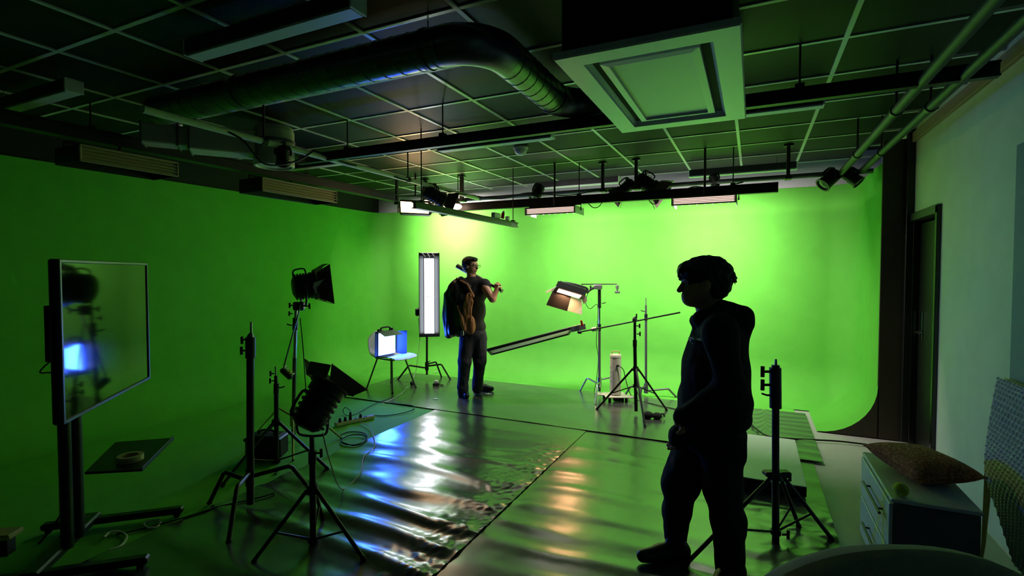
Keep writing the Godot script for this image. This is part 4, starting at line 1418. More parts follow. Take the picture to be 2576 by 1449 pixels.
func back_right_stands() -> void:
	# ---- tungsten lamp on its stand
	var o := thing("light_stand", "chrome stand carrying the tungsten barn-door lamp before the green wall", "light stand", Vector3(-1.758, 0.000, -6.317), YAW)
	riser(o, Vector3(0, 0.07, 0), Vector3(-0.005, 0.910, 0.000), 0.0165, "grey_metal")
	riser(o, Vector3(-0.005, 0.884, 0.000), Vector3(-0.006, 1.164, 0.000), 0.013, "chrome")
	sleeve(o, Vector3(-0.005, 0.849, 0.000), Vector3(-0.005, 0.935, 0.000), 0.02)
	sleeve(o, Vector3(-0.006, 1.139, 0.000), Vector3(-0.008, 1.377, 0.000), 0.021)
	lever(o, Vector3(0.024, 1.200, 0.000), Vector3.RIGHT)
	turtle(o, 0.19, [Vector3(-0.216, 0.000, -0.256), Vector3(-0.124, 0.000, 0.447), Vector3(0.3, 0, -0.1)], "chrome", 0.0115)
	o = thing("grip_arm", "chrome grip arm on the tungsten lamp's stand with a clamp at its right end", "grip arm", Vector3(-1.758, 0.000, -6.317), YAW)
	part(mb().cyl(Vector3(-0.241, 1.443, 0.000), Vector3(0.215, 1.443, 0.000), 0.008, 0.008, 8), "rod", "chrome", o)
	part(mb().box(Vector3(-0.031, 1.408, 0.020), Vector3(0.11, 0.06, 0.06), 0.012), "grip_head", "aluminium", o)
	t_knob(o, Vector3(-0.085, 1.399, 0.040), Vector3.LEFT, 1.2)
	part(mb().box(Vector3(0.220, 1.408, 0.000), Vector3(0.04, 0.05, 0.05), 0.01), "clamp_body", "aluminium", o)
	part(mb().cyl(Vector3(0.220, 1.418, 0.000), Vector3(0.221, 1.327, 0.000), 0.012, 0.012, 8), "clamp_screw", "aluminium", o)
	part(mb().cyl(Vector3(0.190, 1.342, 0.000), Vector3(0.251, 1.342, 0.000), 0.014, 0.014, 8), "clamp_pad", "grey_metal", o)
	var l := thing("tungsten_lamp", "open tungsten lamp with barn doors and a top handle, glowing warm", "studio light", Vector3(-1.758, 0.000, -6.317), YAW)
	var c: Vector3 = Vector3(-0.395, 1.332, 0.020)
	var right: Vector3 = (Vector3(-0.200, 1.276, 0.000) - Vector3(-0.555, 1.382, 0.000)).normalized()
	var dir := Vector3(-0.22, -0.93, 0.3)
	dir = (dir - right * dir.dot(right)).normalized()
	var f := Basis(right, dir.cross(right), dir)
	var tr := Transform3D(f, c)
	var b := mb()
	b.t = tr
	b.box(Vector3(0, 0, -0.055), Vector3(0.37, 0.2, 0.09), 0.03)
	part(b, "housing", "black_metal", l)
	b = mb()
	b.t = tr
	b.box(Vector3(0, 0, -0.004), Vector3(0.38, 0.22, 0.02), 0.004)
	part(b, "front_frame", "black_metal", l)
	b = mb()
	b.t = tr
	b.box(Vector3(0, 0, 0.008), Vector3(0.3, 0.15, 0.008), 0.003)
	part(b, "lens", "tungsten_lamp_glow", l)
	# doors: two hang from the far edge below the lens, one flap on each side, one folded up at the front
	for e in [[Vector3(-0.2, -0.115, 0.0), Vector3(0.05, -0.115, 0.0), Vector3(0.05, -0.14, 0.2), Vector3(-0.23, -0.14, 0.2), "black_metal"], [Vector3(0.05, -0.117, 0.01), Vector3(0.2, -0.117, 0.01), Vector3(0.25, -0.145, 0.19), Vector3(0.03, -0.145, 0.19), "white_gel"],
			[Vector3(-0.19, -0.1, 0.0), Vector3(-0.19, 0.1, 0.0), Vector3(-0.29, 0.05, 0.08), Vector3(-0.29, -0.05, 0.08), "white_paint"], [Vector3(0.19, -0.1, 0.0), Vector3(0.19, 0.1, 0.0), Vector3(0.23, 0.1, 0.06), Vector3(0.23, -0.1, 0.06), "grey_metal"],
			[Vector3(-0.19, 0.112, -0.01), Vector3(0.19, 0.112, -0.01), Vector3(0.19, 0.12, -0.07), Vector3(-0.19, 0.12, -0.07), "black_metal"]]:
		b = mb()
		b.t = tr
		b.slab([e[0], e[1], e[2], e[3]], Vector3(0, 0.003, 0) if absf(e[0].x - e[2].x) < 0.06 and absf(e[1].y - e[0].y) < 0.01 else Vector3(0, 0, -0.003))
		part(b, "barn_door", e[4], l)
	b = mb()
	b.tube(curve([Vector3(-0.506, 1.398, 0.020), Vector3(-0.471, 1.459, 0.020), Vector3(-0.355, 1.449, 0.020), Vector3(-0.183, 1.398, 0.020), Vector3(-0.172, 1.358, 0.020), Vector3(-0.248, 1.307, 0.020)], 5), 0.014, 8)
	part(b, "handle", "black_rubber", l)
	part(mb().tube([Vector3(-0.166, 1.326, -0.020), Vector3(-0.126, 1.366, -0.020), Vector3(-0.048, 1.408, 0.000)], 0.012, 8), "yoke", "black_metal", l)
	area_light(l, "tungsten_light", c + dir * 0.018, dir, Vector2(0.28, 0.13), Color(1.0, 0.72, 0.5), 0.4)
	cable([Vector3(-1.919, 1.338, -6.340), Vector3(-1.951, 1.210, -6.325), Vector3(-1.899, 1.122, -6.349), Vector3(-1.824, 1.177, -6.418), Vector3(-1.814, 1.001, -6.423), Vector3(-1.829, 0.691, -6.405), Vector3(-1.804, 0.483, -6.416), Vector3(-1.802, 0.237, -6.340), Vector3(-1.873, 0.020, -6.477)], 0.004, "black_rubber", "thin black cable looping down the tungsten lamp's stand")

	# ---- tripod with the boom
	o = thing("light_stand", "black tripod stand in front of the white cylinder, holding the boom", "light stand", Vector3(-1.169, 0.000, -5.677), YAW)
	riser(o, Vector3(0.009, 0.044, 0.000), Vector3(-0.010, 0.776, 0.000), 0.0195, "black_metal")
	riser(o, Vector3(-0.010, 0.754, 0.000), Vector3(-0.013, 1.052, 0.000), 0.0155, "black_metal")
	sleeve(o, Vector3(-0.010, 0.767, 0.000), Vector3(-0.011, 0.843, 0.000), 0.023)
	t_knob(o, Vector3(0.006, 0.999, 0.000), Vector3.RIGHT, 1.0)
	t_knob(o, Vector3(0.011, 0.910, 0.000), Vector3.RIGHT, 1.0)
	tripod(o, 0.52, [Vector3(-0.407, 0.000, -0.175), Vector3(0.399, 0.000, -0.142), Vector3(-0.022, 0.000, 0.507)], 0.33, "black_metal", 0.0115)
	o = thing("boom_arm", "long thin black boom arm reaching from the reflector past the tripod", "boom arm", Vector3(-1.169, 0.000, -5.677), YAW)
	part(mb().cyl(Vector3(-0.575, 0.868, -0.500), Vector3(0.451, 1.159, 0.120), 0.0085, 0.0085, 8), "rod", "black_metal", o)
	part(mb().ball(Vector3(-0.013, 1.069, 0.000), Vector3(0.03, 0.036, 0.03), 12), "grip_head", "grey_metal", o)
	t_knob(o, Vector3(-0.009, 1.089, 0.020), Vector3(0.3, 0.8, 0), 0.9)
	part(mb().cyl(Vector3(-0.411, 0.908, -0.440), Vector3(-0.364, 0.925, -0.380), 0.026, 0.026, 12), "joint", "aluminium", o)
	var q := thing("reflector_board", "long flat dark reflector board tilted on the boom arm beside the standing person", "reflector", Vector3(-1.169, 0.000, -5.677), YAW)
	var a0: Vector3 = Vector3(-1.667, 0.662, -0.450)
	var a1: Vector3 = Vector3(-0.657, 0.921, -0.500)
	var deep: Vector3 = Vector3(-1.369, 0.562, -1.000) - Vector3(-1.610, 0.671, -0.460)
	deep = Vector3(0.02, -0.13, -0.5)
	var up := (a1 - a0).cross(deep).normalized()
	if up.y < 0:
		up = -up
	part(mb().slab([a0, a1, a1 + deep, a0 + deep], up * 0.006), "panel", "white_gel", q)
	for e in [[a0, a1], [a1, a1 + deep], [a1 + deep, a0 + deep], [a0 + deep, a0]]:
		var p0: Vector3 = e[0]
		var p1: Vector3 = e[1]
		var fb := mb()
		fb.t = Transform3D(mb().frame_of(p1 - p0), (p0 + p1) / 2)
		fb.box(Vector3.ZERO, Vector3(0.028, 0.034, (p1 - p0).length() + 0.02), 0.004)
		part(fb, "frame_bar", "dark_grey", q)
	part(mb().slab([Vector3(-0.678, 0.933, -0.480), Vector3(-0.493, 0.974, -0.500), Vector3(-0.483, 0.906, -0.500), Vector3(-0.668, 0.870, -0.480)], Vector3(0, 0, -0.03)), "mount_plate", "aluminium", q)
	part(mb().cyl(Vector3(-0.532, 0.949, -0.460), Vector3(-0.547, 1.017, -0.460), 0.014, 0.012, 8), "clamp_handle", "red_plastic", q)
	part(mb().box(Vector3(-0.565, 0.873, -0.460), Vector3(0.05, 0.035, 0.04), 0.008), "clamp", "black_metal", q)

	# ---- thin stand behind
	o = thing("light_stand", "thin bare stand farthest back, right of the boom tripod", "light stand", Vector3(-1.217, 0.000, -6.562), YAW)
	riser(o, Vector3(0, 0.05, 0), Vector3(-0.008, 1.013, 0.000), 0.0155, "grey_metal")
	riser(o, Vector3(-0.008, 0.987, 0.000), Vector3(-0.010, 1.175, 0.000), 0.012, "grey_metal")
	sleeve(o, Vector3(-0.008, 0.982, 0.000), Vector3(-0.009, 1.063, 0.000), 0.02)
	part(mb().cyl(Vector3(-0.010, 1.175, 0.000), Vector3(-0.011, 1.271, 0.000), 0.006, 0.006, 8), "spigot", "aluminium", o)
	lever(o, Vector3(-0.024, 1.099, 0.000), Vector3.LEFT)
	turtle(o, 0.11, [Vector3(0.371, 0.000, 0.034), Vector3(-0.25, 0, -0.06), Vector3(-0.110, 0.000, 0.134)], "grey_metal", 0.0125, Vector3.ZERO, 0.75, 0.0)

	# ---- white cylinder on its trolley
	o = thing("white_cylinder", "tall white cylindrical machine with a carrying handle on a low trolley", "machine", Vector3(-1.510, 0.000, -6.147), YAW)
	var yb := 0.1
	b = mb()
	b.t = Transform3D(Basis(), Vector3(0, yb, 0))
	b.lathe([Vector2(0, 0), Vector2(0.068, 0), Vector2(0.068, 0.47), Vector2(0.064, 0.485), Vector2(0, 0.487)], 26)
	part(b, "body", "cream_paint", o)
	b = mb()
	b.t = Transform3D(Basis(), Vector3(0, yb, 0))
	b.lathe([Vector2(0.069, 0.45), Vector2(0.071, 0.452), Vector2(0.071, 0.472), Vector2(0.066, 0.488), Vector2(0, 0.49)], 26)
	part(b, "lid", "cream_paint", o)
	part(mb().tube(curve([Vector3(-0.045, yb + 0.485, 0), Vector3(-0.045, yb + 0.515, 0), Vector3(-0.035, yb + 0.523, 0), Vector3(0.035, yb + 0.523, 0), Vector3(0.045, yb + 0.515, 0), Vector3(0.045, yb + 0.485, 0)], 3), 0.006, 8), "handle", "wood", o)
	part(mb().cyl(Vector3(0.004, 0.459, 0.060), Vector3(0.018, 0.463, 0.085), 0.014, 0.012, 10), "socket", "black_rubber", o)
	for k in 4:
		part(mb().box(Vector3(-0.067, 0.434, 0.056) + Vector3(0, -0.055 * k, 0), Vector3(0.004, 0.022, 0.012)), "print_mark", "grey_metal", o)
	var tl := thing("trolley", "low white trolley with dark castors under the white cylinder", "trolley", Vector3(-1.510, 0.000, -6.147), YAW)
	for s in [[-0.11, -0.05], [0.08, 0.05]]:
		part(mb().box(Vector3(s[0] * 0.4, 0.086 - (0.006 if s[1] > 0 else 0.0), s[1]), Vector3(0.34, 0.018, 0.12), 0.008), "deck_board", "cream_paint", tl)
	for s in [[-0.13, -0.05], [-0.08, 0.05], [0.12, 0.06], [0.1, -0.05]]:
		part(mb().cyl(Vector3(s[0] - 0.012, 0.03, s[1]), Vector3(s[0] + 0.012, 0.03, s[1]), 0.03, 0.03, 14), "castor", "black_rubber", tl)
		part(mb().box(Vector3(s[0], 0.06, s[1]), Vector3(0.03, 0.03, 0.03), 0.005), "castor_fork", "grey_metal", tl)
	part(mb().box(Vector3(0.02, 0.045, 0.03), Vector3(0.11, 0.05, 0.08), 0.012), "motor_box", "black_metal", tl)
	cable([Vector3(-1.458, 0.463, -6.083), Vector3(-1.401, 0.418, -6.088), Vector3(-1.379, 0.321, -6.098), Vector3(-1.334, 0.152, -6.119), Vector3(-1.288, 0.020, -6.293), Vector3(-1.023, 0.020, -6.148), Vector3(-0.806, 0.020, -6.056), Vector3(-0.557, 0.020, -5.955)], 0.005, "black_rubber", "black mains cable leaving the white cylinder to the right")
	# ---- sandbag
	var sp: Vector3 = Vector3(-0.968, 0.015, -5.575)
	var sb := thing("sandbag", "small dark weight bag on the vinyl beside the boom tripod's foot", "sandbag", sp, YAW)
	part(mb().ball(Vector3(-0.045, 0.035, 0), Vector3(0.06, 0.04, 0.045), 16), "pouch", "black_hoodie", sb)
	part(mb().ball(Vector3(0.05, 0.03, 0.015), Vector3(0.055, 0.036, 0.045), 16), "pouch", "black_hoodie", sb)
	part(mb().tube(curve([Vector3(0.08, 0.04, 0), Vector3(0.12, 0.05, 0.01), Vector3(0.13, 0.02, 0.02)], 4), 0.008, 6), "strap", "black_rubber", sb)


# ------------------------------------------------------------------ right-hand side

func build_right_side() -> void:
	# low platform
	var p := thing("display_platform", "flat white platform with a dark front edge on the floor behind the right stand", "platform", Vector3(0.12, 0.01, -4.6))
	wpart(mb().box(Vector3(0.08, 0.058, -4.59), Vector3(0.56, 0.07, 1.1), 0.004), "core", "black_metal", p)
	wpart(mb().box(Vector3(0.08, 0.096, -4.59), Vector3(0.56, 0.008, 1.1), 0.002), "top_sheet", "white_plastic", p)
	# cabinet
	var x0 := 0.62
	var x1 := 0.97
	var z0 := -2.98
	var z1 := -3.7
	var h := 0.5
	var c := thing("drawer_cabinet", "grey low cabinet with bar handles under the brown cushion", "cabinet", Vector3((x0 + x1) / 2, 0, (z0 + z1) / 2))
	wpart(mb().box(Vector3((x0 + x1) / 2, h / 2 - 0.01, (z0 + z1) / 2), Vector3(x1 - x0 - 0.02, h - 0.02, z0 - z1 - 0.01), 0.004), "body", "cabinet_front", c)
	wpart(mb().box(Vector3((x0 + x1) / 2, h - 0.009, (z0 + z1) / 2), Vector3(x1 - x0, 0.018, z0 - z1), 0.005), "top", "cabinet_side", c)
	for k in 2:
		var yy := 0.36 - 0.24 * k
		var dr := wpart(mb().box(Vector3(x0 + 0.004, yy, (z0 + z1) / 2), Vector3(0.018, 0.225, z0 - z1 - 0.02), 0.003), "drawer_front", "cabinet_door", c)
		var hb := mb().cyl(Vector3(x0 - 0.03, yy + 0.03, z0 - 0.08), Vector3(x0 - 0.03, yy + 0.03, z0 - 0.5), 0.007, 0.007, 8)
		for e in [z0 - 0.14, z0 - 0.44]:
			hb.cyl(Vector3(x0, yy + 0.03, e), Vector3(x0 - 0.03, yy + 0.03, e), 0.005, 0.005, 6)
		wpart(hb, "bar_handle", "dark_grey", dr)
	# cushion
	var cc := Vector3(0.83, 0.5, -3.4)
	var cu := thing("cushion", "brown crushed-velvet cushion lying on the grey cabinet", "cushion", cc, 0.35)
	var pil := func(sg: float) -> Callable:
		return func(u: float, w: float) -> Vector3:
			var a := 2.0 * u - 1.0
			var b := 2.0 * w - 1.0
			var e := (1.0 - pow(absf(a), 2.6)) * (1.0 - pow(absf(b), 2.6))
			var pinch := 1.0 - 0.1 * (1.0 - absf(b)) * absf(a) - 0.0
			var pinch2 := 1.0 - 0.1 * (1.0 - absf(a)) * absf(b)
			return Vector3(a * 0.16 * pinch, 0.07 + sg * 0.07 * pow(maxf(e, 0.0), 0.45) + 0.012 * a * b, b * 0.225 * pinch2)
	part(mb().sheet(24, 24, pil.call(1.0), true).sheet(24, 24, pil.call(-1.0), false), "cover", "brown_velvet", cu)
	var rim := []
	for k in 4:
		for j in 8:
			var s := -1.0 + j / 4.0
			var ab := [Vector2(s, -1), Vector2(1, s), Vector2(-s, 1), Vector2(-1, -s)]
			var q: Vector2 = ab[k]
			rim.append(Vector3(q.x * 0.16 * (1.0 - 0.1 * (1.0 - absf(q.y)) * absf(q.x)), 0.07 + 0.012 * q.x * q.y, q.y * 0.225 * (1.0 - 0.1 * (1.0 - absf(q.x)) * absf(q.y))))
	part(mb().tube(rim, 0.006, 6, true), "piping", "brown_velvet", cu)
	# ball
	var bp: Vector3 = Vector3(0.670, 0.500, -3.037)
	var tb := thing("tennis_ball", "yellow-green tennis ball at the cabinet's edge in front of the cushion", "ball", bp)
	part(mb().ball(Vector3(0, 0.033, 0), Vector3.ONE * 0.033, 22), "felt", "tennis_felt", tb)
	var seam := []
	for k in 40:
		var w := TAU * k / 40.0
		var q := Vector3(cos(w) + 0.35 * cos(3 * w), sin(w) - 0.35 * sin(3 * w), 1.1 * sin(2 * w)).normalized() * 0.0332
		seam.append(q + Vector3(0, 0.033, 0))
	part(mb().tube(seam, 0.0012, 5, true), "seam", "white_plastic", tb)
	# acoustic foam leaning on the wall
	var ea: Vector3 = Vector3(1.290, 1.007, -3.767)
	var eb: Vector3 = Vector3(1.170, 0.529, -3.527)
	var ec: Vector3 = Vector3(1.220, 0.149, -3.316)
	var edge := curve([ea, ea.lerp(eb, 0.55) + Vector3(-0.01, 0, 0), eb, eb.lerp(ec, 0.5) + Vector3(-0.006, 0, 0.02), ec], 20)
	var en := edge.size() - 1
	var fo := func(off: float, wave: float) -> Callable:
		return func(u: float, w: float) -> Vector3:
			var q: Vector3 = edge[roundi(w * en)]
			var k := 0.5 + 0.5 * sin(u * 90.0) * sin(w * 130.0)
			return q + Vector3(-off - wave * k, 0, u * 0.55)
	var fm := thing("acoustic_foam", "pale egg-crate acoustic foam sheet leaning against the right wall", "foam panel", Vector3(1.27, ec.y, ec.z + 0.3))
	wpart(mb().sheet(120, en, fo.call(0.02, 0.018), false), "bumpy_face", "foam", fm)
	wpart(mb().sheet(8, en, fo.call(0.0, 0.0), true), "backing", "foam", fm)
	var bt := thing("wooden_batten", "pale wooden batten leaning between the cabinet and the foam", "batten", Vector3(1.1, 0, -3.4))
	wpart(mb().slab([Vector3(1.149, 0.509, -3.557), Vector3(1.189, 0.513, -3.576), Vector3(1.112, 0.175, -3.406), Vector3(1.093, 0.175, -3.397)], Vector3(0.01, 0, -0.02)), "board", "wood", bt)
	wpart(mb().slab([Vector3(1.093, 0.175, -3.397), Vector3(1.112, 0.175, -3.406), Vector3(1.072, 0.062, -3.332), Vector3(1.061, 0.062, -3.327)], Vector3(0.01, 0, -0.02)), "board_end", "wood", bt)
	# armchair back in the foreground
	var ac: Vector3 = Vector3(0.337, 0.900, -1.595)
	var ar := thing("armchair", "cream boucle armchair back in the right foreground corner", "armchair", Vector3(ac.x, 0, ac.z + 0.1), YAW)
	var hump := func(u: float, w: float) -> Vector3:
		var ph := PI * u
		var th := TAU * w
		var r := Vector3(0.43, 0.27, 0.16)
		var sx := signf(cos(ph)) * pow(absf(cos(ph)), 0.9)
		return Vector3(-sx * r.x, 0.66 + sin(ph) * cos(th) * r.y, sin(ph) * sin(th) * r.z)
	part(mb().sheet(30, 30, hump, false), "backrest", "cream_boucle", ar)
	part(mb().box(Vector3(0, 0.3, 0.12), Vector3(0.6, 0.25, 0.5), 0.08), "seat", "cream_boucle", ar)
	for s in [-1.0, 1.0]:
		part(mb().box(Vector3(s * 0.3, 0.38, 0.15), Vector3(0.12, 0.36, 0.5), 0.055), "arm", "cream_boucle", ar)
		for e in [-0.08, 0.32]:
			part(mb().cyl(Vector3(s * 0.25, 0.2, e), Vector3(s * 0.26, 0.0, e), 0.02, 0.014, 10), "leg", "wood", ar)


# ------------------------------------------------------------------ people

func cap(a: Vector3, b: Vector3, ra: float, rb: float) -> Array:
	return [0, a, b, ra, rb]


func ell(c: Vector3, r: Vector3, rot := Vector3.ZERO) -> Array:
	return [1, c, r, Basis.from_euler(rot).inverse(), maxf(r.x, maxf(r.y, r.z))]


func cut(c: Vector3, r: Vector3) -> Array:
	return [2, c, r, Basis(), maxf(r.x, maxf(r.y, r.z))]


func blob(prims: Array, cell: float, k: float, rough := 0.0, freq := 30.0, stretch := 0.6) -> MB:
	# smooth union of tapered capsules and ellipsoids, meshed as surface nets
	var lo := Vector3.ONE * 1e6
	var hi := -lo
	for p in prims:
		if p[0] == 0:
			var r: float = maxf(p[3], p[4]) + 0.01
			lo = lo.min(p[1] - Vector3.ONE * r).min(p[2] - Vector3.ONE * r)
			hi = hi.max(p[1] + Vector3.ONE * r).max(p[2] + Vector3.ONE * r)
		elif p[0] == 1:
			lo = lo.min(p[1] - Vector3.ONE * (p[4] + 0.01))
			hi = hi.max(p[1] + Vector3.ONE * (p[4] + 0.01))
	lo -= Vector3.ONE * cell * 3
	hi += Vector3.ONE * cell * 3
	var nx := int((hi.x - lo.x) / cell) + 2
	var ny := int((hi.y - lo.y) / cell) + 2
	var nz := int((hi.z - lo.z) / cell) + 2
	var fld := PackedFloat32Array()
	fld.resize(nx * ny * nz)
	fld.fill(0.5)
	var reach := k + cell * 2.5
	for p in prims:
		var kind: int = p[0]
		var a: Vector3 = p[1]
		var plo := a
		var phi := a
		var r: float = p[4]
		if kind == 0:
			r = maxf(p[3], p[4])
			plo = a.min(p[2])
			phi = a.max(p[2])
		plo -= Vector3.ONE * (r + reach)
		phi += Vector3.ONE * (r + reach)
		var i0 := maxi(0, int((plo.x - lo.x) / cell))
		var i1 := mini(nx - 1, int((phi.x - lo.x) / cell) + 1)
		var j0 := maxi(0, int((plo.y - lo.y) / cell))
		var j1 := mini(ny - 1, int((phi.y - lo.y) / cell) + 1)
		var k0 := maxi(0, int((plo.z - lo.z) / cell))
		var k1 := mini(nz - 1, int((phi.z - lo.z) / cell) + 1)
		var ab := Vector3.ZERO
		var l2 := 1.0
		var rr := Vector3.ONE
		var bs := Basis()
		var ra := 0.0
		var rb := 0.0
		if kind == 0:
			ab = p[2] - a
			l2 = maxf(ab.length_squared(), 1e-8)
			ra = p[3]
			rb = p[4]
		else:
			rr = p[2]
			bs = p[3]
		for kk in range(k0, k1 + 1):
			for jj in range(j0, j1 + 1):
				var row := (kk * ny + jj) * nx
				for ii in range(i0, i1 + 1):
					var q := lo + Vector3(ii, jj, kk) * cell - a
					var d: float
					if kind == 0:
						var h := clampf(q.dot(ab) / l2, 0.0, 1.0)
						d = (q - ab * h).length() - lerpf(ra, rb, h)
					else:
						q = bs * q
						var e := (q / rr).length()
						d = e * (e - 1.0) / maxf((q / (rr * rr)).length(), 1e-5) if e > 1e-4 else -minf(rr.x, minf(rr.y, rr.z))
					var o := fld[row + ii]
					if kind == 2:
						fld[row + ii] = maxf(o, -d)
					else:
						var hh := clampf(0.5 + 0.5 * (o - d) / k, 0.0, 1.0)
						fld[row + ii] = lerpf(o, d, hh) - k * hh * (1.0 - hh)
	if rough > 0.0:
		var fn := FastNoiseLite.new()
		fn.seed = 3
		fn.frequency = freq
		fn.fractal_octaves = 2
		for kk in nz:
			for jj in ny:
				for ii in nx:
					var id := (kk * ny + jj) * nx + ii
					if absf(fld[id]) < rough * 2.0 + cell * 2.0:
						fld[id] += rough * fn.get_noise_3d(lo.x + ii * cell, (lo.y + jj * cell) * stretch, lo.z + kk * cell)
	var out := mb()
	var idx := PackedInt32Array()
	idx.resize(nx * ny * nz)
	idx.fill(-1)
	var sx := 1
	var sy := nx
	var sz := nx * ny
	var corner := [0, sx, sy, sx + sy, sz, sz + sx, sz + sy, sz + sx + sy]
	var edges := [[0, 1], [2, 3], [4, 5], [6, 7], [0, 2], [1, 3], [4, 6], [5, 7], [0, 4], [1, 5], [2, 6], [3, 7]]
	for kk in nz - 1:
		for jj in ny - 1:
			for ii in nx - 1:
				var id := (kk * ny + jj) * nx + ii
				if absf(fld[id]) > cell * 2.6:
					continue
				var mask := 0
				for c in 8:
					if fld[id + corner[c]] < 0.0:
						mask |= 1 << c
				if mask == 0 or mask == 255:
					continue
				var s := Vector3.ZERO
				var cnt := 0
				for e in edges:
					var fa: float = fld[id + corner[e[0]]]
					var fb: float = fld[id + corner[e[1]]]
					if (fa < 0.0) != (fb < 0.0):
						var w := fa / (fa - fb)
						var pa := Vector3(e[0] & 1, (e[0] >> 1) & 1, (e[0] >> 2) & 1)
						var pb := Vector3(e[1] & 1, (e[1] >> 1) & 1, (e[1] >> 2) & 1)
						s += pa.lerp(pb, w)
						cnt += 1
				s /= cnt
				var g := Vector3(fld[id + 1] + fld[id + 1 + sy] + fld[id + 1 + sz] + fld[id + 1 + sy + sz] - fld[id] - fld[id + sy] - fld[id + sz] - fld[id + sy + sz],
					fld[id + sy] + fld[id + 1 + sy] + fld[id + sy + sz] + fld[id + 1 + sy + sz] - fld[id] - fld[id + 1] - fld[id + sz] - fld[id + 1 + sz],
					fld[id + sz] + fld[id + 1 + sz] + fld[id + sy + sz] + fld[id + 1 + sy + sz] - fld[id] - fld[id + 1] - fld[id + sy] - fld[id + 1 + sy])
				idx[id] = out.v.size()
				out.v.append(lo + (Vector3(ii, jj, kk) + s) * cell)
				out.n.append(g.normalized())
	for kk in range(1, nz - 1):
		for jj in range(1, ny - 1):
			for ii in range(1, nx - 1):
				var id := (kk * ny + jj) * nx + ii
				if idx[id] < 0:
					continue
				var f0 := fld[id] < 0.0
				for e in [[sx, sy, sz], [sy, sz, sx], [sz, sx, sy]]:
					var f1: bool = fld[id + e[0]] < 0.0
					if f0 == f1:
						continue
					var a0 := idx[id]
					var a1 := idx[id - e[1]]
					var a2 := idx[id - e[1] - e[2]]
					var a3 := idx[id - e[2]]
					if a0 < 0 or a1 < 0 or a2 < 0 or a3 < 0:
						continue
					if f0:
						out.tri(a0, a1, a2)
						out.tri(a0, a2, a3)
					else:
						out.tri(a0, a2, a1)
						out.tri(a0, a3, a2)
	return out


func shoe(p: Vector3, toe: Vector3, len: float, s := 1.0) -> Array:     # heel point on the ground, direction of the toe
	var d := toe.normalized()
	return [cap(p + Vector3(0, 0.045, 0), p + d * len * 0.5 + Vector3(0, 0.04, 0), 0.043 * s, 0.042 * s), cap(p + d * len * 0.5 + Vector3(0, 0.037, 0), p + d * len + Vector3(0, 0.032, 0), 0.045 * s, 0.032 * s), cap(p + Vector3(0, 0.05, 0), p + d * 0.03 + Vector3(0, 0.11, 0), 0.042 * s, 0.045 * s)]


func hand(wrist: Vector3, along: Vector3, across: Vector3, curl: float, s := 1.0) -> Array:
	# palm and five fingers; the fingers bend towards along x across
	var a := along.normalized()
	var c := across.normalized()
	var f := a.cross(c).normalized()
	var out := [cap(wrist, wrist + a * 0.03 * s, 0.024 * s, 0.026 * s)]
	for k in 4:
		var off := (k - 1.5) * 0.019 * s
		var ln: float = [0.036, 0.042, 0.039, 0.031][k] * s
		var base := wrist + a * 0.085 * s + c * off
		out.append(cap(wrist + a * 0.02 * s + c * off * 0.7, base, 0.014 * s, 0.0105 * s))
		var d1 := (a * cos(curl) + f * sin(curl)).normalized()
		var d2 := (a * cos(curl * 2.1) + f * sin(curl * 2.1)).normalized()
		var d3 := (a * cos(curl * 2.9) + f * sin(curl * 2.9)).normalized()
		var j1 := base + d1 * ln
		var j2 := j1 + d2 * ln * 0.75
		out.append(cap(base, j1, 0.0105 * s, 0.0095 * s))
		out.append(cap(j1, j2, 0.0095 * s, 0.0085 * s))
		out.append(cap(j2, j2 + d3 * ln * 0.55, 0.0085 * s, 0.0075 * s))
	var tb := wrist + a * 0.03 * s + c * 0.026 * s
	var t1 := tb + (a * 0.5 + c * 0.6 + f * 0.55).normalized() * 0.038 * s
	var t2 := t1 + (a * 0.35 + f * 0.9).normalized() * 0.03 * s
	out.append(cap(tb - c * 0.012 * s, t1, 0.013 * s, 0.0115 * s))
	out.append(cap(t1, t2, 0.0115 * s, 0.009 * s))
	return out


func head_prims(c: Vector3, fwd: Vector3, s: float) -> Array:
	# c is the middle of the skull; face towards fwd
	var f := fwd.normalized()
	var r := f.cross(Vector3.UP).normalized()
	var yaw := atan2(f.x, f.z)
	var rot := Vector3(0, yaw, 0)
	var u := Vector3.UP
	return [
		ell(c + u * 0.02 * s - f * 0.008 * s, Vector3(0.076, 0.095, 0.095) * s, rot),
		ell(c - u * 0.04 * s + f * 0.022 * s, Vector3(0.06, 0.075, 0.062) * s, rot),
		ell(c - u * 0.088 * s + f * 0.05 * s, Vector3(0.03, 0.022, 0.026) * s, rot),
		cap(c + u * 0.0 * s + f * 0.086 * s, c - u * 0.034 * s + f * 0.103 * s, 0.008 * s, 0.0125 * s),
		ell(c - u * 0.057 * s + f * 0.08 * s, Vector3(0.024, 0.009, 0.012) * s, rot),
		ell(c - u * 0.068 * s + f * 0.077 * s, Vector3(0.02, 0.008, 0.012) * s, rot),
		ell(c + u * 0.018 * s + f * 0.075 * s, Vector3(0.05, 0.012, 0.018) * s, rot),
		ell(c + r * 0.077 * s - u * 0.012 * s - f * 0.005 * s, Vector3(0.012, 0.03, 0.018) * s, rot),
		ell(c - r * 0.077 * s - u * 0.012 * s - f * 0.005 * s, Vector3(0.012, 0.03, 0.018) * s, rot),
		cut(c + r * 0.032 * s - u * 0.004 * s + f * 0.098 * s, Vector3(0.013, 0.007, 0.016) * s),
		cut(c - r * 0.032 * s - u * 0.004 * s + f * 0.098 * s, Vector3(0.013, 0.007, 0.016) * s),
	]


